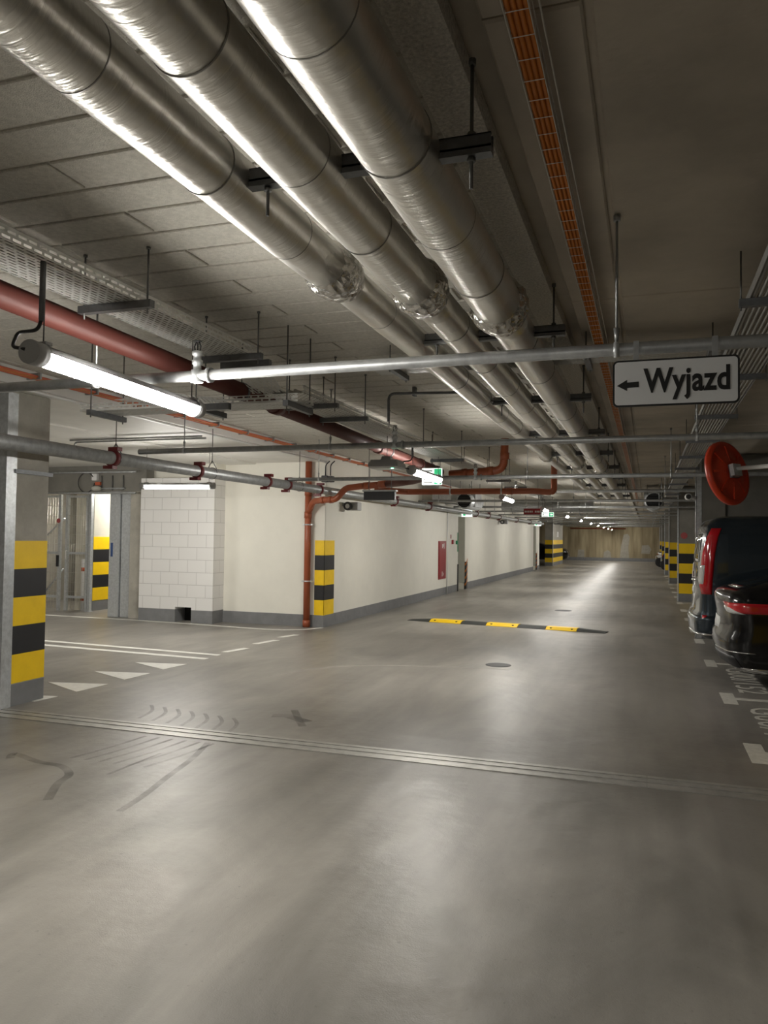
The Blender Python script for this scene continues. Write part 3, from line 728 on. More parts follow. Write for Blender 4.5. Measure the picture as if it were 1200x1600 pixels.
# --- strut hangers
oo = ['first', 'second', 'third', 'fourth', 'fifth', 'sixth', 'seventh', 'eighth', 'ninth', 'tenth']
for i in range(10):
    yc = 2.335+2.24*i
    t = thing('pipe_hanger', oo[i]+' dark steel channel from the viewer carrying the silver pipes', 'hanger', (-1.0, yc, 2.9), 'channel hangers of the silver pipes')
    b = MB(); x0, x1, z = -1.36, -.455, 2.90
    b.box((x0, yc-.021, z), (x1, yc+.021, z+.005)); b.box((x0, yc-.021, z), (x1, yc-.017, z+.042)); b.box((x0, yc+.017, z), (x1, yc+.021, z+.042))
    b.box((x0, yc-.021, z+.038), (x1, yc-.008, z+.042)); b.box((x0, yc+.008, z+.038), (x1, yc+.021, z+.042))
    b.box((x0, yc-.021, z-.02), (x1, yc+.021, z-.002)); b.build('channel', M['steel_dark'], t)
    for x in (-.52, -1.222):
        r_ = MB(); r_.tube([(x, yc, CZ), (x, yc, z-.12)], .006, 8); r_.lathe([(.014, 0), (.014, .012)], (x, yc, z-.035), 'z', 6); r_.lathe([(.014, 0), (.014, .012)], (x, yc, z+.045), 'z', 6); r_.lathe([(.012, 0), (.012, .02)], (x, yc, CZ-.02), 'z', 8)
        r_.build('threaded_rod', M['rod'], t)
# --- orange conduit basket
t = thing('conduit_basket', 'wire basket of orange conduits running along the ceiling', 'cable basket', (-.33, 2, 3.06))
bx0, bx1, bz = -.366, -.298, 3.10
for i in range(4):
    x = bx0+.01+i*.0165; MB().tube([(x, -3, bz+.013), (x, 31, bz+.013)], .0085, 8).build('orange_conduit', M['orange'], t)
b = MB()
for x in (bx0, bx1): b.tube([(x, -3, bz), (x, 31, bz)], .0022, 5); b.tube([(x, -3, bz+.045), (x, 31, bz+.045)], .0022, 5)
b.tube([(bx1+.022, -3, bz+.03), (bx1+.022, 31, bz+.03)], .003, 5)
for i in range(310):
    y_ = -2.95+i*.1105; b.tube([(bx0, y_, bz+.045), (bx0, y_, bz), (bx1, y_, bz), (bx1, y_, bz+.045)], .0021, 4, smooth=False)
b.build('wire_basket', M['wire'], t)
for i in range(10):
    y_ = .9+i*3; MB().tube([(-.333, y_, bz+.03), (-.333, y_, CZ+.03)], .004, 6).build('hanger_rod', M['rod'], t)
# --- perforated cable trays along the lane
def tray_y(name, x0, x1, ya, yb, z, label, struts, h=.06, m='perf_y', rodtop=CZ, sw=.09):
    t = thing(name, label, 'cable tray', ((x0+x1)/2, (ya+yb)/2, z), 'perforated cable trays')
    MB().box((x0, ya, z), (x1, yb, z+.0012)).build('tray_bottom', M[m], t)
    b = MB(); b.box((x0, ya, z+.0012), (x0+.0012, yb, z+h)); b.box((x1-.0012, ya, z+.0012), (x1, yb, z+h)); b.build('side_rail', M[m], t)
    b = MB(); b.box((x0, ya, z+h), (x0+.012, yb, z+h+.002)); b.box((x1-.012, ya, z+h), (x1, yb, z+h+.002)); b.build('rim', M['solid_tray'], t)
    b = MB()
    for i, xx in enumerate((.25, .4, .62, .8)): b.tube([(x0+(x1-x0)*xx, ya, z+.02), (x0+(x1-x0)*xx, yb, z+.02)], .014, 6)
    b.build('cables', M['cable_grey'], t)
    for y_ in struts:
        s_ = MB().box((x0-.045, y_-.02, z-.042), (x1+sw, y_+.02, z-.002)).build('strut', M['steel_dark'], t)
        for x in (x0-.018, x1+sw-.03):
            r_ = MB(); r_.tube([(x, y_, z-.07), (x, y_, rodtop)], .005, 6); r_.lathe([(.012, 0), (.012, .012)], (x, y_, rodtop-.014), 'z', 6)
            r_.build('threaded_rod', M['rod'], s_)
    return t
tray_y('cable_tray', -2.84, -2.52, -3, 4.78, 2.91, 'near perforated cable tray over the closest tube light', (.9, 3.39, 4.6))
tray_y('cable_tray', -2.86, -2.52, 5.45, 24, 2.80, 'perforated cable tray continuing down the lane past the junction', (5.95, 6.68, 8.65, 10.6, 12.6, 14.6, 16.6, 18.6))
# sloped link, seen from underneath
t = thing('tray_link', 'short sloping perforated tray piece joining two cable trays', 'cable tray', (-2.6, 5.0, 2.85), 'perforated cable trays')
MB().prism([(-2.78, 4.78, 2.91), (-2.52, 4.78, 2.91), (-2.52, 5.12, 2.745), (-2.78, 5.12, 2.745)], (0, .0008, .0015)).build('tray_bottom', M['perf_y'], t)
MB().box((-2.84, 4.76, 2.85), (-2.46, 4.8, 2.905)).build('strut', M['steel_dark'], t)
def tray_x(xa, xb, y0_, y1_, z, label, struts, h=.06):
    t = thing('cable_tray', label, 'cable tray', ((xa+xb)/2, (y0_+y1_)/2, z), 'perforated cable trays')
    MB().box((xa, y0_, z), (xb, y1_, z+.0012)).build('tray_bottom', M['perf_x'], t)
    b = MB(); b.box((xa, y0_, z+.0012), (xb, y0_+.0012, z+h)); b.box((xa, y1_-.0012, z+.0012), (xb, y1_, z+h)); b.build('side_rail', M['perf_x'], t)
    for x in struts:
        s_ = MB().box((x-.02, y0_-.08, z-.042), (x+.02, y1_+.08, z-.002)).build('strut', M['steel_dark'], t)
        for yy in (y0_-.055, y1_+.055): MB().tube([(x, yy, z-.06), (x, yy, CZ)], .005, 6).build('threaded_rod', M['rod'], s_)
tray_x(-2.1, .66, 5.76, 6.08, 3.04, 'cross tray behind the direction sign above the pipes', (-1.9, -.42, .42), .05)
tray_x(-4.25, -2.36, 5.02, 5.30, 2.655, 'low cross tray hanging under the red drain pipe', (-4.1, -3.16, -2.42))
t = thing('tray_link', 'slanting perforated tray piece at the left of the junction', 'cable tray', (-3.3, 4.9, 2.7), 'perforated cable trays')
b = MB(); b.prism([(-3.62, 4.62, 2.65), (-3.40, 4.55, 2.65), (-2.98, 5.10, 2.65), (-3.18, 5.12, 2.65)], (0, 0, .0012)); b.prism([(-3.40, 4.55, 2.65), (-2.98, 5.10, 2.65), (-2.98, 5.10, 2.71), (-3.40, 4.55, 2.71)], (.0012, 0, 0))
b.build('tray_bottom', M['perf_x'], t)
MB().box((-3.2, 4.9, 2.60), (-2.85, 4.94, 2.645)).build('strut', M['steel_dark'], t)
# grey cables on the second tray junction
# --- ladder tray with cables on the right
t = thing('cable_ladder', 'cable ladder carrying parallel grey cables above the parked vehicles', 'cable tray', (.65, 10, 2.95))
lx0, lx1, lz = .50, .80, 2.96
for i in range(10):
    x = lx0+.02+i*.029; MB().tube([(x, -2, lz+.014), (x, 30, lz+.014)], .0105, 6).build('grey_cable', M['cable_grey'], t)
b = MB(); b.box((lx0, -2, lz), (lx0+.003, 30, lz+.05)); b.box((lx1-.003, -2, lz), (lx1, 30, lz+.05)); b.build('side_rail', M['solid_tray'], t)
for i in range(15):
    y_ = 2.4+i*2.0
    s_ = MB().box((lx0-.05, y_-.02, lz-.042), (lx1+.05, y_+.02, lz-.002)).build('strut', M['steel_dark'], t)
    for x in (lx0-.04, lx1+.04): MB().tube([(x, y_, lz-.06), (x, y_, CZ+.03)], .005, 6).build('threaded_rod', M['rod'], s_)
# --- sprinkler cross pipes
def head(x, y_, z, pipe):
    o = MB().lathe([(.034, -.038), (.034, .03), (.022, .034), (.022, .06), (.03, .064), (.03, .085), (.021, .09), (.021, .11), (.03, .114), (.03, .135), (.014, .14)], (x, y_, z), 'z', 14).build('tee_fitting', M['galv'], pipe)
    b = MB()
    b.tube([(x-.016, y_, z+.14), (x-.02, y_, z+.165), (x-.008, y_, z+.19)], .004, 6); b.tube([(x+.016, y_, z+.14), (x+.02, y_, z+.165), (x+.008, y_, z+.19)], .004, 6)
    b.tube([(x, y_, z+.14), (x, y_, z+.185)], .004, 6); b.lathe([(.024, .19), (.024, .194)], (x, y_, z), 'z', 12)
    b.build('sprinkler_head', M['iron'], o)
po = ['sprinkler pipe in front of the direction sign, nearest the viewer', 'second sprinkler pipe across the lane, above the hanging emergency lamp', 'third sprinkler pipe across the lane, behind the lit escape board', 'fourth sprinkler pipe across the lane', 'fifth sprinkler pipe across the lane', 'sixth sprinkler pipe across the lane',
      'seventh sprinkler pipe across the lane', 'eighth sprinkler pipe across the lane', 'ninth sprinkler pipe across the lane', 'tenth sprinkler pipe across the lane', 'eleventh sprinkler pipe across the lane', 'twelfth sprinkler pipe across the lane', 'thirteenth sprinkler pipe across the lane', 'fourteenth sprinkler pipe across the lane', 'last sprinkler pipe before the far wall']
for i in range(15):
    yc = (3.73, 7.3, 11.12)[i] if i < 3 else 11.12+3.68*(i-2)
    z = (2.578, 2.605, 2.575)[i] if i < 3 else 2.585
    xa = -5.36
    t = thing('sprinkler_pipe', po[i], 'sprinkler pipe', (-2.3, yc, z), 'sprinkler pipes across the lane')
    MB().tube([(xa, yc, z), (6.2, yc, z)], .030 if i < 6 else .028, 16).build('tube', M['galv_dull'], t)
    for x in ((-2.37,) if i < 4 else (-2.37,)): head(x, yc, z, t)
    if i < 8:
        for x in ((-2.30, -2.0), (-2.2,))[0][:1]:
            MB().tube([(x, yc, z), (x+.022, yc, z)], .042, 16).build('coupling', M['galv_dull'], t)
    for x in ((-3.05, -.137, 2.2) if i == 0 else (-4.78, -3.06, .41, 2.6) if i == 1 else (-4.85, -1.62, .3, 2.6)):
        b = MB(); b.tube([(x, yc, z+.035), (x, yc, CZ+.02)], .006, 8)
        b.tube([(x, yc, z+.04), (x, yc, z+.10)], [.008, .014], 8); b.lathe([(.016, -.03), (.016, 0)], (x, yc, CZ+.02), 'z', 8)
        b.build('hanger_rod', M['galv_dull'], t)
        MB().tube([(x-.012, yc, z), (x+.012, yc, z)], .036, 16).build('clamp', M['galv'], t)
# --- sprinkler main along the left wall
t = thing('sprinkler_main', 'thick grey sprinkler main with red couplings along the left wall', 'sprinkler main', (-5.4, 10, 2.5))
MB().tube([(-5.4, -4, 2.495), (-5.4, 43, 2.495)], .07, 24).build('tube', M['galv_dull'], t)
for y_ in (6.9, 8.55, 10.45, 11.15, 12.4, 16.7, 19.6, 25.5, 27.6, 29.8, 34, 38):
    b = MB(); b.tube([(-5.4, y_-.028, 2.495), (-5.4, y_+.028, 2.495)], .088, 22); b.box((-5.43, y_-.04, 2.57), (-5.31, y_+.04, 2.61)); b.box((-5.49, y_-.04, 2.38), (-5.37, y_+.04, 2.415))
    b.build('red_coupling', M['red_clamp'], t)
for y_ in (6.95, 8.9, 11.6, 15, 19, 23, 27, 31):
    b = MB(); b.tube([(-5.4, y_, 2.62), (-5.4, y_, 3.08)], .005, 6); b.tube([(-5.4, y_, 2.66), (-5.33, y_, 2.55)], .005, 6); b.tube([(-5.4, y_, 2.66), (-5.47, y_, 2.55)], .005, 6)
    b.tube([(-5.4+.076*math.cos(a), y_, 2.495+.076*math.sin(a)) for a in [k*PI/10 for k in range(20)]], .004, 5); b.build('hanger', M['rod'], t)
# --- red drain pipe, sloped
t = thing('drain_pipe', 'long terracotta drain pipe sloping along the lane below the cable tray', 'drain pipe', (-2.95, 5, 2.8), 'terracotta drain pipes')
def rz(y_): return 2.905-0.0195*(y_-0)
P0 = [(-2.97, -4, rz(-4)), (-2.97, 11.45, rz(11.45)), (-3.7, 12.35, 2.63), (-4.25, 12.72, 2.605)]
MB().tube(route(P0, .12), .066, 20).build('tube', M['shaded_red_pipe'], t)
for y_ in (-.5, 2.2, 5.9, 8.55, 10.3, 11.2):
    MB().tube([(-2.97, y_-.06, rz(y_)), (-2.97, y_+.05, rz(y_))], .076, 20).build('socket', M['shaded_red_pipe'], t)
for y_ in (5.3, 8.9, 10.9, 2.6):
    b = MB(); b.tube([(-2.97, y_-.012, rz(y_)), (-2.97, y_+.012, rz(y_))], .073, 20); b.tube([(-2.97, y_, rz(y_)+.07), (-2.97, y_, CZ)], .005, 6); b.build('pipe_clip', M['steel_dark'], t)
# drop from the ceiling
t = thing('drain_drop', 'terracotta elbow dropping from the ceiling to the drain pipe', 'drain pipe', (-2.1, 11.6, 3.0), 'terracotta drain pipes')
MB().tube(route([(-2.03, 11.62, 3.2), (-2.05, 11.62, 2.72), (-2.88, 11.60, 2.665)], .14, 8), .06, 20).build('tube', M['red_pipe'], t)
for a_, b_ in (((-2.033, 11.62, 2.98), (-2.034, 11.62, 2.88)), ((-2.20, 11.617, 2.71), (-2.30, 11.615, 2.703)), ((-2.6, 11.61, 2.684), (-2.68, 11.61, 2.679))):
    MB().tube([a_, b_], .07, 20).build('socket', M['red_pipe'], t)
# branch to the downpipe
t = thing('downpipe', 'upright terracotta downpipe at the wall corner with a branch', 'drain pipe', (-5.99, 13.27, 0), 'terracotta drain pipes')
MB().tube([(-5.99, 13.27, 0), (-5.99, 13.27, 3.08)], .062, 20).build('tube', M['red_pipe'], t)
for z in (2.08, 2.5, .07): MB().tube([(-5.99, 13.27, z-.06), (-5.99, 13.27, z+.06)], .071, 20).build('socket', M['red_pipe'], t)
for z in (.85, 1.9):
    b = MB(); b.tube([(-5.99, 13.27, z-.012), (-5.99, 13.27, z+.012)], .069, 20); b.box((-6.09, 13.25, z-.012), (-5.89, 13.30, z+.012)); b.build('wall_clip', M['galv'], t)
br = MB().tube(route([(-5.99, 13.27, 2.10), (-5.84, 13.15, 2.33), (-5.58, 13.0, 2.345), (-5.28, 12.9, 2.35), (-5.08, 12.86, 2.55), (-4.8, 12.82, 2.575), (-4.25, 12.72, 2.605)], .08), .056, 18).build('branch', M['red_pipe'], t)
for a_, b_ in (((-5.62, 13.02, 2.344), (-5.54, 12.985, 2.346)), ((-5.42, 12.945, 2.347), (-5.36, 12.925, 2.348)), ((-4.72, 12.81, 2.579), (-4.6, 12.785, 2.585)), ((-4.42, 12.75, 2.596), (-4.28, 12.725, 2.603))):
    MB().tube([a_, b_], .066, 18).build('socket', M['red_pipe'], br)
# horizontal branch
t = thing('drain_branch', 'horizontal terracotta pipe crossing in front of the long wall', 'drain pipe', (-3, 14.0, 2.55), 'terracotta drain pipes')
MB().tube(route([(-4.6, 13.15, 2.535), (-4.3, 14.0, 2.545), (-1.9, 14.0, 2.545), (-1.68, 14.03, 2.525), (-1.57, 14.03, 2.525), (-1.57, 14.03, 3.19)], .08), .055, 18).build('tube', M['red_pipe'], t)
for x in (-3.45, -2.5): MB().tube([(x-.015, 14.0, 2.545), (x+.015, 14.0, 2.545)], .062, 18).build('pipe_clip', M['galv'], t)
for x in (-3.45, -2.5): MB().tube([(x, 14.0, 2.6), (x, 14.0, CZ)], .005, 6).build('hanger_rod', M['rod'], t)
MB().tube([(-2.42, 14.0, 2.545), (-2.30, 14.0, 2.545)], .064, 18).build('socket', M['red_pipe'], t)
# --- red cable bundle along the soffit edge
t = thing('cable_bundle', 'bundle of red and orange cables clipped along the edge of the white soffit', 'cable bundle', (-5.4, 8, 3.08))
for i in range(5):
    x = -5.50+i*.026
    MB().tube([(x, -3, 3.155-.012*(i % 2)), (x+.01*math.sin(i), 4, 3.15-.012*(i % 2)), (x, 14, 3.15-.01*(i % 2)), (x, 22, 3.155)], .011, 8).build('red_cable' if i % 3 else 'orange_cable', M['cable_red'] if i % 3 else M['orange'], t)
for i in range(20): MB().box((-5.53, 1+i*.8, 3.125), (-5.37, 1.02+i*.8, 3.185)).build('cable_clip', M['galv_dull'], t)
tag(MB().tube([(-5.60, 0, 3.05), (-5.60, 13.3, 3.05)], .016, 8).build('conduit', M['white_plastic'], org=(-5.6, 5, 3.05)), 'white conduit beside the red cable bundle on the soffit', 'pipe')
t = thing('soffit_pipe', 'pair of thin grey conduits on the white soffit with an elbow', 'pipe', (-7.2, 9.5, 3.03))
MB().tube([(-7.95, 9.2, 3.035), (-5.75, 9.2, 3.035)], .012, 8).build('upper_conduit', M['galv_dull'], t)
MB().tube(route([(-5.75, 9.3, 3.02), (-7.95, 9.3, 3.02), (-7.95, 9.3, 2.88)], .06), .014, 8).build('lower_conduit', M['galv_dull'], t)
# --- grey conduit with bend behind the silver pipes
t = thing('ceiling_conduit', 'thin grey conduit bending down beside the far cable tray', 'pipe', (-2.2, 7.4, 3.1))
MB().tube(route([(-1.5, 7.45, 3.12), (-2.44, 7.3, 3.12), (-2.44, 7.3, 2.84)], .07), .014, 10).build('tube', M['steel_dark'], t)
for x in (-1.7, -2.2): MB().box((x-.015, 7.36, 3.10), (x+.015, 7.43, 3.19)).build('saddle', M['steel_dark'], t)

# --- tube lights
def tube_light(x0, y0_, x1, y1_, z, label, detailed=True, group='tube lights over the drive lane', conduit=None, top=2.755):
    a, b = Vector((x0, y0_, z)), Vector((x1, y1_, z)); d_ = (b-a).normalized(); s = Vector((-d_.y, d_.x, 0)); up = Vector((0, 0, 1))
    c = (a+b)/2; t = thing('tube_light', label, 'light', (c.x, c.y, z-.05), group)
    R = .047
    def sector(a0, a1, r, p, q, n=12):
        P = []; F = []
        for i in range(n+1):
            an = a0+(a1-a0)*i/n; o = s*math.cos(an)*r+up*math.sin(an)*r; P += [p+o, q+o]
        for i in range(n): F.append([2*i, 2*i+1, 2*i+3, 2*i+2])
        F.append([2*i for i in range(n+1)]); F.append([2*i+1 for i in range(n+1)][::-1])
        return P, F
    e = d_*.075
    m = MB(); P, F = sector(-PI*1.05, PI*.05, R, a+e, b-e); m.add(P, F, 0, True); m.build('diffuser', M['led'], t)
    m = MB(); P, F = sector(PI*.05, PI*.95, R+.001, a+e, b-e); m.add(P, F, 0, True)
    m.build('housing', M['grey_plastic'], t)
    for p, q in ((a, a+e), (b-e, b)):
        MB().tube([p, q], R+.006, 18).build('end_cap', M['grey_plastic'], t)
    if detailed:
        for p in (a+e*1.2, b-e*1.2):
            MB().tube([p+up*R, Vector((p.x, p.y, top))], .003, 6).build('suspension_wire', M['rod'], t)
            MB().box((p.x-.03, p.y-.02, p.z+R-.002), (p.x+.03, p.y+.02, p.z+R+.012)).build('clip', M['grey_plastic'], t)
    if conduit:
        p = a+e*1.0
        k = MB().tube([(p.x+.0, p.y, top), (p.x, p.y, p.z+.15)], .013, 10).build('conduit', M['steel_dark'], t)
        MB().tube(route([Vector((p.x, p.y, p.z+.16)), Vector((p.x-.02, p.y, p.z+.11)), Vector((p.x-.10, p.y-.03, p.z+.10)), Vector((p.x-.10, p.y-.06, p.z+.03)), Vector((a.x-.02, a.y, a.z+.01))], .025), .008, 8).build('feed_cable', M['cable_black'], t)
    return t
lab = ['tube light nearest the viewer at the upper left', 'second tube light down the lane, before the escape board', 'third tube light down the lane', 'fourth tube light down the lane', 'fifth tube light down the lane', 'sixth tube light down the lane', 'seventh tube light down the lane', 'eighth tube light down the lane', 'ninth tube light down the lane', 'tenth tube light down the lane', 'eleventh tube light, nearest the far wall']
tube_light(-2.47, 2.60, -2.61, 4.13, 2.46, lab[0], conduit=True, top=2.868)
for i in range(1, 11):
    yc = 3.37+5.83*i
    tube_light(-2.55, yc-.75, -2.6, yc+.75, 2.46, lab[i], detailed=i < 5, conduit=i == 1)
tube_light(-2.5, -3.21, -2.55, -1.71, 2.46, 'tube light just behind the viewpoint', False)
tube_light(-2.5, -9.04, -2.55, -7.54, 2.46, 'tube light far behind the viewpoint', False)
tube_light(-7.6, 10.42, -6.36, 10.56, 2.45, 'tube light hung across the side entrance in front of the block pier', True, 'tube lights of the side entrance', top=3.06)
tube_light(-11.0, 9.2, -9.8, 9.3, 2.46, 'tube light over the side entrance hidden by the big striped column', False, 'tube lights of the side entrance')
tube_light(-10.6, 14.3, -10.55, 15.8, 2.80, 'tube light behind the roller gate beside the striped wall', False, 'tube lights of the side entrance')
tube_light(-12.6, 14.9, -11.6, 14.95, 2.80, 'added unseen tube light brightening the space behind the mesh gate', False, 'tube lights of the side entrance')  # extra lamp added out of view to brighten the mesh and wall
# --- hanging emergency lamp
t = thing('emergency_lamp', 'grey hanging emergency lamp with a green light, under the second sprinkler pipe', 'emergency lamp', (-2.7, 8.0, 2.45))
b = MB(); q0 = [(-2.87, 7.9), (-2.53, 7.9), (-2.53, 8.2), (-2.87, 8.2)]
def frus(b, z0, z1, k0, k1, m=0, cx=-2.7, cy=8.05):
    P = [(cx+(x-cx)*k0, cy+(y_-cy)*k0, z0) for x, y_ in q0]+[(cx+(x-cx)*k1, cy+(y_-cy)*k1, z1) for x, y_ in q0]
    b.add(P, [[3, 2, 1, 0], [4, 5, 6, 7], [0, 1, 5, 4], [1, 2, 6, 5], [2, 3, 7, 6], [3, 0, 4, 7]], m)
frus(b, 2.455, 2.50, 1, .97); frus(b, 2.50, 2.53, .9, .86); frus(b, 2.53, 2.575, .36, .26); b.build('housing', M['grey_plastic'], t)
b = MB(); frus(b, 2.435, 2.455, .9, .94); b.build('lens', M['white_plastic'], t)
MB().lathe([(.012, 0), (.012, .012)], (-2.6, 7.93, 2.43), 'z', 8).build('indicator', M['led_green'], t)
MB().tube([(-2.7, 8.05, 2.57), (-2.7, 8.05, 2.80)], .004, 6).build('suspension_wire', M['rod'], t)
# --- escape board at the second light
def escape_board(x0, x1, yy, z0, z1, label):
    t = thing('escape_board', label, 'escape sign', ((x0+x1)/2, yy, z0), 'hanging escape boards')
    MB().box((x0, yy, z0), (x1, yy+.03, z1), 0, .006).build('panel', M['white_lit'], t)
    w, h = x1-x0, z1-z0
    b = MB(); b.box((x0+w*.62, yy-.003, z0+.01), (x1-.01, yy, z1-.01)); b.build('green_field', M['green_lit'], t)
    b = MB(); xm = x0+w*.3; zc = (z0+z1)/2
    b.box((x0+w*.08, yy-.003, z0+h*.12), (x0+w*.52, yy, z0+h*.2)); b.box((x0+w*.08, yy-.003, z0+h*.8), (x0+w*.52, yy, z0+h*.88)); b.box((x0+w*.1, yy-.003, z0+h*.3), (x0+w*.16, yy, z0+h*.7))
    b.build('pictogram', M['grey_plastic'], t)
    b = MB(); a_ = x0+w*.7; b.prism([(a_, yy-.005, zc), (a_+w*.1, yy-.005, zc-.04), (a_+w*.1, yy-.005, zc-.015), (a_+w*.22, yy-.005, zc-.015), (a_+w*.22, yy-.005, zc+.015), (a_+w*.1, yy-.005, zc+.015), (a_+w*.1, yy-.005, zc+.04)], (0, .002, 0)); b.build('arrow', M['white_lit'], t)
    for x in (x0+.03, x1-.03): MB().tube([(x, yy+.015, z1), (x, yy+.015, 2.758)], .006, 6).build('hanger_rod', M['rod'], t)
escape_board(-2.93, -2.65, 10.25, 2.41, 2.64, 'green and white escape board hung at the end of the second tube light')
escape_board(-2.55, -2.25, 20.05, 2.25, 2.37, 'lit escape board beside the red hanging board down the lane')
t = thing('hanging_board', 'red hanging board with white lettering far down the lane', 'sign', (-2.78, 20, 2.3))
MB().box((-3.0, 20.0, 2.31), (-2.58, 20.02, 2.46)).build('panel', M['fire_red'], t)
b = MB()
for i in range(9):
    if i != 5: b.box((-2.97+i*.043, 19.996, 2.36), (-2.945+i*.043, 20.0, 2.405))
b.build('lettering', M['white_plastic'], t)
for x in (-2.95, -2.63): MB().tube([(x, 20.01, 2.46), (x, 20.01, 2.798)], .006, 6).build('hanger_rod', M['rod'], t)
t = thing('display_box', 'black rectangular display hung in front of the long wall near the downpipe', 'display', (-3.97, 11.5, 2.26))
MB().box((-4.22, 11.45, 2.265), (-3.71, 11.53, 2.40), 0, .006).build('case', M['dark_plastic'], t)
MB().box((-4.24, 11.44, 2.40), (-3.69, 11.54, 2.425)).build('top_rail', M['galv_dull'], t)
for x in (-4.15, -3.78): MB().tube([(x, 11.49, 2.425), (x, 11.49, CZ)], .005, 6).build('hanger_rod', M['rod'], t)
# --- jet fans and ducts
def jet_fan(x, y_, z, R, label):
    t = thing('jet_fan', label, 'jet fan', (x, y_, z-R), 'jet fans under the ceiling')
    MB().lathe([(R*.86, 0), (R, .02), (R, 1.5), (R*.86, 1.52)], (x, y_, z), 'y', 28).build('silencer', M['galv'], t)
    MB().lathe([(R*.84, -.004), (R*.84, .0)], (x, y_, z), 'y', 28).build('mouth', M['shade_black'], t)  # flat black disc paints the shade inside the fan
    b = MB()
    for k in range(5): b.box((x-R*.8, y_-.012, z-R*.66+k*R*.33-.006), (x+R*.8, y_-.006, z-R*.66+k*R*.33+.006))
    b.build('guard_bars', M['dark_plastic'], t)
    MB().box((x-R*1.05, y_+.35, z-R*.7), (x+R*1.05, y_+1.15, z+R*1.02)).build('motor_housing', M['galv_dull'], t)
    for yy in (y_+.2, y_+1.3):
        for xx in (x-R*.7, x+R*.7): MB().tube([(xx, yy, z+R*.6), (xx, yy, CZ+.03)], .008, 6).build('hanger_rod', M['rod'], t)
jet_fan(-4.56, 20.0, 2.665, .215, 'jet fan with a dark round mouth near the left wall')
jet_fan(.17, 22.4, 2.765, .25, 'jet fan with a dark round mouth before the right column row')
t = thing('air_duct', 'pale galvanised air duct running along the top of the long wall', 'air duct', (-5.2, 21.5, 2.66))
MB().box((-5.40, 20.0, 2.66), (-4.93, 23.0, 2.92), 0, .01).build('duct', M['grey_light'], t)
b = MB()
for y_ in (19.985, 21.4, 22.98): b.box((-5.42, y_, 2.64), (-4.91, y_+.03, 2.94))
b.build('flange', M['galv'], t)
t = thing('air_duct', 'round grey duct crossing the lane where the silver pipes end', 'air duct', (-2.4, 23.4, 2.65))
MB().tube([(-4.2, 23.6, 2.66), (-1.5, 23.6, 2.66)], .13, 20).build('duct', M['galv'], t)
for x in (-3.9, -2.9, -1.9): MB().tube([(x-.02, 23.6, 2.66), (x+.02, 23.6, 2.66)], .14, 20).build('flange', M['galv_dull'], t)
t = thing('drain_branch', 'thin red pipe crossing under the ceiling just before the far wall', 'drain pipe', (-3, 60, 2.5))
MB().tube([(-5.5, 60, 2.5), (-1.5, 60, 2.5)], .055, 12).build('tube', M['red_pipe'], t)

# ================================================================== DIRECTION SIGN
t = thing('direction_sign', 'white sign with a black arrow and the word Wyjazd, hung from the first sprinkler pipe', 'sign', (.115, 3.69, 2.3))
def rrect(x0, x1, z0, z1, r, yy, n=6):
    P = []
    for cx, cz, a0 in ((x1-r, z1-r, 0), (x0+r, z1-r, PI/2), (x0+r, z0+r, PI), (x1-r, z0+r, 1.5*PI)):
        for i in range(n+1): a = a0+PI/2*i/n; P.append((cx+r*math.cos(a), yy, cz+r*math.sin(a)))
    return P
sx0, sx1, sz0, sz1, sy = -.150, .378, 2.299, 2.510, 3.66
MB().prism(rrect(sx0, sx1, sz0, sz1, .022, sy), (0, .012, 0)).build('border', M['sign_black'], t)
MB().prism(rrect(sx0+.008, sx1-.008, sz0+.008, sz1-.008, .016, sy-.001), (0, .003, 0)).build('face', M['sign_white'], t)
w = text_mesh('Wyjazd', .150, (-.014, sy-.0015, 2.362), (1, 0, 0), (0, 0, 1), .0012, .0040, .755, 1.04); w.build('lettering', M['sign_black'], t)
ax, az = -.132, 2.3955
MB().prism([(ax, sy-.002, az), (ax+.044, sy-.002, az-.025), (ax+.044, sy-.002, az-.011), (ax+.094, sy-.002, az-.010), (ax+.094, sy-.002, az+.0155), (ax+.044, sy-.002, az+.0135), (ax+.044, sy-.002, az+.026)], (0, .002, 0)).build('arrow', M['sign_black'], t)
for x in (-.05, .28): MB().box((x-.012, sy+.012, 2.47), (x+.012, sy+.016, 2.60)).build('hanger_strap', M['galv_dull'], t)

# ================================================================== ROUND MIRROR (seen from behind)
mc = Vector((.725, 7.85, 2.335)); t = thing('traffic_mirror', 'round orange red back of a convex traffic mirror on a white arm', 'mirror', mc[:])
nb = Vector((.75, -.60, .19)).normalized()          # back of the mirror looks this way
u = nb.cross(Vector((0, 0, 1))).normalized(); v = u.cross(nb)
if v.z < 0: v = -v
def dpt(r, a, h): return mc+(u*math.cos(a)+v*math.sin(a))*r+nb*h
def disc(prof, n=40):
    P = []; F = []
    for r, h in prof:
        for k in range(n): P.append(dpt(r, 2*PI*k/n, h))
    for i in range(len(prof)-1):
        for k in range(n): F.append([i*n+k, i*n+(k+1) % n, (i+1)*n+(k+1) % n, (i+1)*n+k])
    F.append([(len(prof)-1)*n+k for k in range(n)])
    return P, F
b = MB(); P, F = disc([(.285, -.055), (.302, -.05), (.305, -.02), (.295, .0), (.27, .006), (.262, -.004), (.15, .018), (.14, .024), (.02, .03)]); b.add(P, F, 0, True); b.build('shell', M['mirror_red'], t)
b = MB()
for k in range(8):
    a = PI/4*k; e1, e2 = u*math.cos(a)+v*math.sin(a), -u*math.sin(a)+v*math.cos(a)
    q = [mc+e1*.10-e2*.012+nb*.02, mc+e1*.255-e2*.012-nb*.004, mc+e1*.255+e2*.012-nb*.004, mc+e1*.10+e2*.012+nb*.02]; b.prism(q, nb*.012)
b.build('ribs', M['mirror_red'], t)
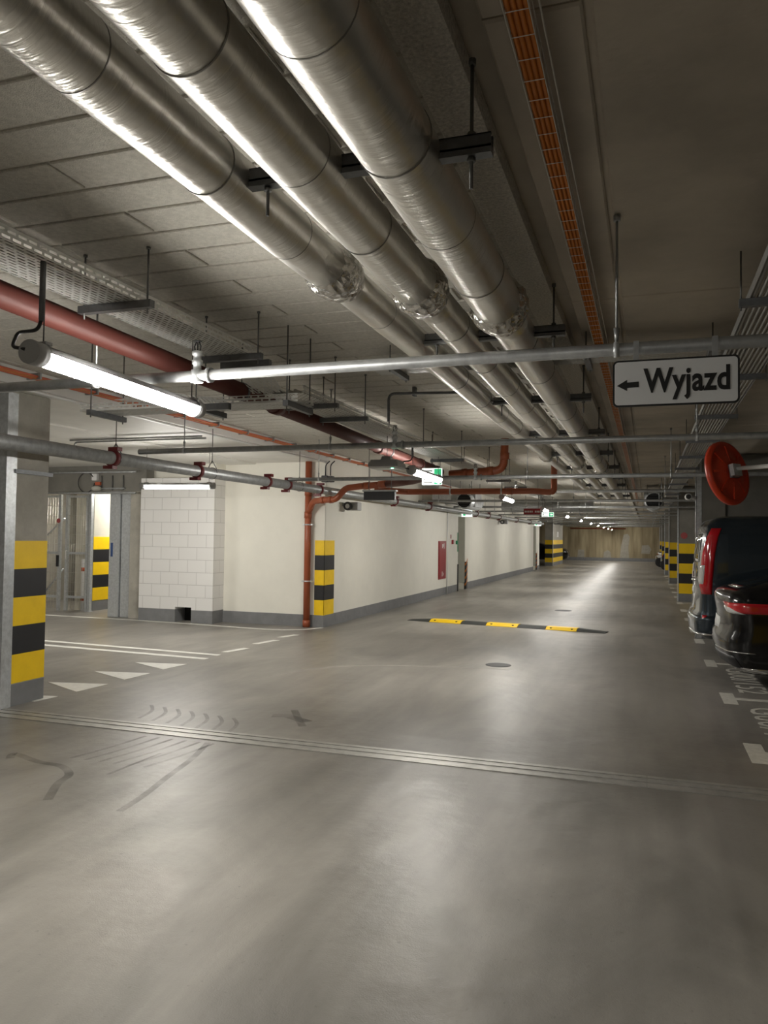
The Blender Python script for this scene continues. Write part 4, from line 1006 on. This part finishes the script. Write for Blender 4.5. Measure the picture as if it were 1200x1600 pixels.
b = MB(); P, F = disc([(.284, -.05), (.22, -.075), (.12, -.095), (.02, -.10)]); b.add(P, F, 0, True); b.build('convex_face', M['mirror_glass'], t)
b = MB()
for du, dv, su, sv, h0, h1, m_ in ((-.0, 0, .055, .06, .025, .06, 0), (.03, 0, .06, .055, .06, .10, 1)):
    q = [mc+u*(du-su)+v*(dv-sv)+nb*h0, mc+u*(du+su)+v*(dv-sv)+nb*h0, mc+u*(du+su)+v*(dv+sv)+nb*h0, mc+u*(du-su)+v*(dv+sv)+nb*h0]; b.prism(q, nb*(h1-h0), m_)
b.build('clamp', [M['steel_dark'], M['galv']], t)
MB().tube([tuple(mc+nb*.10+u*.03+Vector((0, 0, .01))), (1.05, 7.3, 2.345), (1.05, 6.81, 2.345)], .02, 10).build('arm', M['white_plastic'], t)
MB().box((.98, 6.805, 2.26), (1.12, 6.83, 2.44)).build('wall_plate', M['white_plastic'], t)
# security camera on the pier
t = thing('dome_camera', 'small white security camera on the pier beside the red mirror', 'camera', (.78, 14.62, 2.46))
MB().lathe([(.05, 0), (.06, .02), (.06, .13), (.055, .14)], (.68, 14.5, 2.46), 'y', 18).build('body', M['white_plastic'], t)
MB().lathe([(.04, -.008), (.042, .002)], (.68, 14.5, 2.46), 'y', 18).build('lens', M['dark_plastic'], t)
MB().tube([(.68, 14.58, 2.46), (.80, 14.62, 2.44)], .035, 12).build('mount', M['white_plastic'], t)

# ================================================================== VEHICLES
def outline(x0, x1, W, rr, rf, bow, n=7):
    """closed plan loop of a rounded body, starting at the rear centre going to -y (near) side"""
    L = []
    def bw(y_): return bow*(abs(y_)/W)**2.2
    m = 6
    for i in range(m): y_ = -(W-rr)*i/m; L.append((x0+bw(y_), y_))
    xb = x0+bw(W-rr)
    for i in range(n+1): a = PI/2*i/n; L.append((xb+rr-rr*math.cos(a), -(W-rr)-rr*math.sin(a)))
    m2 = 14
    for i in range(1, m2): L.append((xb+rr+(x1-rf-xb-rr)*i/m2, -W))
    for i in range(n+1): a = PI/2*i/n; L.append((x1-rf+rf*math.sin(a), -(W-rf)-rf*math.cos(a)))
    for i in range(1, m): y_ = -(W-rf)*(1-i/m); L.append((x1+.0, y_))
    L.append((x1, 0))
    R = [(x, -y_) for x, y_ in L[1:-1]][::-1]
    return L+R
def body(name, rows, m, t, org, caps=True):
    o = Vector(org); P = []; F = []
    K = None
    for (z, x0, x1, W, rr, rf, bow) in rows:
        L = outline(x0, x1, W, rr, rf, bow); K = len(L); P += [o+Vector((x, y_, z)) for x, y_ in L]
    for i in range(len(rows)-1):
        for k in range(K): F.append([i*K+k, i*K+(k+1) % K, (i+1)*K+(k+1) % K, (i+1)*K+k])
    b = MB(); b.add(P, F, 0, True)
    if caps:
        b.f.append(list(range(K))[::-1]); b.mi.append(0); b.sm.append(False)
        b.f.append([(len(rows)-1)*K+k for k in range(K)]); b.mi.append(0); b.sm.append(True)
    return b.build(name, m, t)
def row_at(rows, z):
    for a, b in zip(rows, rows[1:]):
        if a[0] <= z <= b[0]:
            f = (z-a[0])/max(1e-6, b[0]-a[0]); return [a[i]+(b[i]-a[i])*f for i in range(7)]
    return list(rows[-1] if z > rows[-1][0] else rows[0])
def surf(rows, z, sdist, side):
    """point at plan arc length sdist from the rear centre; side -1 near, +1 far"""
    _, x0, x1, W, rr, rf, bow = row_at(rows, z); L = outline(x0, x1, W, rr, rf, bow, 10)
    acc = 0
    for (ax_, ay), (bx_, by) in zip(L, L[1:]):
        s = math.hypot(bx_-ax_, by-ay)
        if acc+s >= sdist:
            f = (sdist-acc)/s; x, y_ = ax_+(bx_-ax_)*f, ay+(by-ay)*f
            tx, ty = (bx_-ax_)/s, (by-ay)/s; return Vector((x, y_*(-side), z)), Vector((ty, -tx*(-side), 0))
        acc += s
    return Vector((x1, 0, z)), Vector((1, 0, 0))
def patch(name, rows, t, org, zs, s0f, s1f, side, m, off=.012, n=10, nz=8):
    """raised panel that follows the body between arc lengths s0f(z) and s1f(z)"""
    o = Vector(org); P = []; F = []
    for layer in (0, 1):
        for j in range(nz+1):
            z = zs[0]+(zs[1]-zs[0])*j/nz
            for i in range(n+1):
                s = s0f(z)+(s1f(z)-s0f(z))*i/n; p, nr = surf(rows, z, s, side)
                edge = layer == 1 and (i in (0, n) or j in (0, nz))
                nr = Vector((nr.x, nr.y, 0)); nr.normalize()
                if side > 0: nr = Vector((nr.x, nr.y, 0))
                out = Vector((p.x-2.0, p.y*.9, 0)).normalized()
                if nr.dot(out) < 0: nr = -nr
                P.append(o+p+nr*(off*(.3 if edge else 1) if layer else -.01))
    c = (n+1)*(nz+1)
    for j in range(nz):
        for i in range(n):
            a = j*(n+1)+i; F.append([c+a, c+a+1, c+a+n+2, c+a+n+1])
    for i in range(n): F.append([i, i+1, c+i+1, c+i]); a = nz*(n+1)+i; F.append([a, a+1, c+a+1, c+a])
    for j in range(nz): a = j*(n+1); F.append([a, a+n+1, c+a+n+1, c+a]); a += n; F.append([a, a+n+1, c+a+n+1, c+a])
    return MB().add(P, F, 0, True).build(name, m, t)
def wheels(t, org, xs, W, r=.32):
    for x in xs:
        for s in (-1, 1):
            o = Vector(org)+Vector((x, s*(W-.10), r))
            w = MB().lathe([(r*.6, -.11), (r*.95, -.11), (r, -.08), (r, .08), (r*.95, .11), (r*.6, .11)], o, 'y', 24).build('wheel', M['tyre'], t)
            MB().lathe([(r*.62, -.112), (r*.5, -.125), (r*.1, -.13)] if s < 0 else [(r*.62, .112), (r*.5, .125), (r*.1, .13)], o, 'y', 18).build('rim', M['grey_plastic'], w)
# --- van
VO = (.67, 13.02, 0)
van = [(.28, .10, 4.75, .86, .14, .3, .05), (.36, -.04, 4.86, .93, .16, .3, .07), (.58, -.06, 4.9, .955, .17, .3, .08), (.64, -.03, 4.9, .955, .16, .3, .07), (.68, .0, 4.9, .95, .14, .3, .06),
       (.95, .01, 4.88, .955, .12, .3, .06), (1.10, .015, 4.7, .955, .12, .3, .06), (1.25, .025, 4.2, .95, .12, .3, .06), (1.5, .04, 3.9, .945, .12, .3, .06), (1.75, .07, 3.6, .93, .12, .3, .06),
       (1.9, .10, 3.4, .915, .13, .3, .06), (1.99, .16, 3.2, .88, .15, .3, .06), (2.035, .24, 3.0, .83, .18, .3, .06), (2.06, .36, 2.8, .74, .2, .3, .05), (2.07, .6, 2.6, .5, .2, .3, .04)]
t = thing('van', 'dark grey blue van parked with its rear towards the lane', 'van', VO)
body('body', van, M['van'], t, VO)
for sd in (-1, 1):
    lp = patch('tail_lamp', van, t, VO, (.93, 1.88), lambda z: .93-.12*math.sin(min(1, max(0, (1.88-z)/.8))*PI/2)+(.10*(1.05-z)/.12 if z < 1.05 else 0), lambda z: 1.06, sd, M['lamp_red'], .016)
    patch('clear_section', van, lp, VO, (1.06, 1.36), lambda z: .83, lambda z: .95, sd, M['lamp_clear'], .026)
    patch('reflector', van, t, VO, (.55, .63), lambda z: .95, lambda z: 1.02, sd, M['lamp_red'], .012, 4, 3)
    patch('rear_window', van, t, VO, (1.38, 1.80), lambda z: .08, lambda z: .66, sd, M['glass_dark'], .008)
patch('bumper', van, t, VO, (.34, .62), lambda z: 0, lambda z: 1.5, -1, M['van'], .02, 24, 6)
patch('bumper_lip', van, t, VO, (.33, .37), lambda z: 0, lambda z: 1.2, -1, M['chrome'], .03, 20, 3)
patch('number_plate', van, t, VO, (.90, 1.02), lambda z: .0, lambda z: .26, -1, M['plate'], .02, 4, 3)
patch('door_handle', van, t, VO, (1.08, 1.13), lambda z: .02, lambda z: .22, -1, M['chrome'], .04, 5, 3)
patch('door_gap', van, t, VO, (.68, 1.95), lambda z: .0, lambda z: .012, -1, M['dark_plastic'], .003, 2, 10)
e1 = VO[0]-.0
b = MB()
for k in range(4):
    a = PI/2*k+PI/4; c_ = Vector((VO[0]+.005, VO[1]-.32, 1.20)); p, q = Vector((0, math.cos(a), math.sin(a))), Vector((0, -math.sin(a), math.cos(a)))
    b.prism([c_+p*.055, c_+q*.018, c_-q*.018], (-.012, 0, 0))
b.build('badge', M['dark_plastic'], t)
wheels(t, VO, (.95, 4.0), .93, .33)
# --- black car
CO = (.80, 10.47, 0)
car = [(.20, .16, 4.2, .80, .22, .4, .12), (.28, .06, 4.4, .88, .25, .4, .13), (.38, .0, 4.46, .91, .26, .4, .14), (.50, -.03, 4.5, .92, .27, .4, .14), (.60, -.025, 4.5, .92, .27, .4, .14), (.65, .005, 4.5, .92, .26, .4, .14),
       (.74, .025, 4.48, .92, .24, .4, .14), (.86, .02, 4.4, .92, .23, .4, .14), (.98, .0, 4.2, .915, .22, .4, .14), (1.05, .0, 3.6, .895, .21, .4, .14), (1.10, .03, 3.3, .87, .22, .4, .14), (1.14, .12, 3.1, .83, .24, .35, .14),
       (1.25, .50, 2.9, .76, .25, .3, .12), (1.36, .95, 2.6, .68, .25, .3, .1), (1.43, 1.3, 2.4, .6, .25, .3, .1), (1.46, 1.5, 2.2, .45, .2, .3, .08)]
def make_car(loc, label, m):
    t = thing('car', label, 'car', loc)
    body('body', car, m, t, loc)
    for sd in (-1, 1):
        lp = patch('tail_lamp', car, t, loc, (.885, 1.0), lambda z: .52+.22*(1.0-z)/.115, lambda z: 1.35, sd, M['lamp_red'], .014, 16, 5)
        patch('clear_section', car, lp, loc, (.875, .955), lambda z: .56+.12*(.955-z)/.08, lambda z: .98-.2*(z-.875)/.08, sd, M['lamp_clear'], .02, 10, 4)
        patch('rear_window', car, t, loc, (1.15, 1.38), lambda z: .0, lambda z: .52, sd, M['glass_dark'], .006)
        patch('side_window', car, t, loc, (1.16, 1.38), lambda z: 1.05, lambda z: 2.3, sd, M['glass_dark'], .006, 14)
    patch('number_plate', car, t, loc, (.66, .79), lambda z: .0, lambda z: .26, -1, M['plate'], .012, 4, 3)
    patch('number_plate_half', car, t, loc, (.66, .79), lambda z: .0, lambda z: .26, 1, M['plate'], .012, 4, 3)
    patch('chrome_strip', car, t, loc, (.44, .455), lambda z: .2, lambda z: 1.1, -1, M['chrome'], .014, 18, 2)
    patch('lower_trim', car, t, loc, (.21, .27), lambda z: .2, lambda z: 1.2, -1, M['chrome'], .01, 18, 3)
    patch('diffuser', car, t, loc, (.24, .40), lambda z: 0, lambda z: .85, -1, M['dark_plastic'], .012, 14, 4)
    wheels(t, loc, (.95, 3.6), .90, .32)
    return t
c1 = make_car(CO, 'shiny black car parked at the right edge with red tail lamps', M['car'])
dup(c1, (-9.85, 57.5, 0), 'dark car far away at the end of the cream wall')
# --- motorcycles far down on the right
def moto(x, y_, m, label):
    t = thing('motorcycle', label, 'motorcycle', (x, y_, 0), 'parked motorcycles')
    for dx in (0, 1.3):
        w = MB().lathe([(.18, -.05), (.29, -.055), (.31, 0), (.29, .055), (.18, .05)], (x+dx, y_, .31), 'y', 24).build('wheel', M['tyre'], t)
        MB().lathe([(.17, -.03), (.17, .03)], (x+dx, y_, .31), 'y', 20).build('rim', M['grey_plastic'], w)
    b = MB(); b.tube([(x-.15, y_, .88), (x+.15, y_, .80), (x+.5, y_, .78), (x+.9, y_, .86), (x+1.1, y_, .8)], [.05, .12, .16, .17, .1], 12); b.tube([(x+.2, y_, .62), (x+.6, y_, .45), (x+1.0, y_, .55)], [.08, .2, .12], 12); b.build('body', m, t)
    MB().tube([(x-.1, y_, .90), (x+.2, y_, .88), (x+.55, y_, .86)], [.06, .1, .09], 10).build('seat', M['dark_plastic'], t)
    MB().tube([(x+1.3, y_, .31), (x+1.05, y_, .95)], .03, 8).build('fork', M['chrome'], t)
    MB().tube([(x+.98, y_-.36, 1.0), (x+1.06, y_, 1.0), (x+.98, y_+.36, 1.0)], .015, 8).build('handlebar', M['dark_plastic'], t)
    MB().box((x-.28, y_-.1, .5), (x-.26, y_+.1, .68)).build('number_plate', M['plate'], t)
    MB().box((x-.2, y_-.08, .78), (x-.15, y_+.08, .84)).build('tail_lamp', M['lamp_red'], t)
    b = MB(); b.prism([(x-.25, y_-.05, .70), (x-.02, y_-.05, .5), (x+.2, y_-.05, .62), (x+.1, y_-.05, .82)], (0, .1, 0)); b.build('rear_fairing', m, t)
moto(1.0, 46.4, M['dark_plastic'], 'dark motorcycle parked between the far striped columns')
moto(.78, 52.0, M['white_car'], 'white motorcycle parked beyond the dark one')

# ================================================================== RENDER LOOK
w = bpy.data.worlds.new('world'); sc.world = w; w.use_nodes = True
w.node_tree.nodes['Background'].inputs[0].default_value = (.02, .02, .02, 1)
sc.view_settings.view_transform = 'Standard'; sc.view_settings.look = 'None'; sc.view_settings.gamma = 1; sc.view_settings.use_curve_mapping = False
sc.view_settings.exposure = 2.2
sc.cycles.max_bounces = 8; sc.cycles.diffuse_bounces = 6; sc.cycles.glossy_bounces = 4; sc.cycles.transparent_max_bounces = 12; sc.cycles.transmission_bounces = 2
sc.cycles.use_denoising = True; sc.cycles.caustics_reflective = True; sc.cycles.sample_clamp_indirect = 4.0
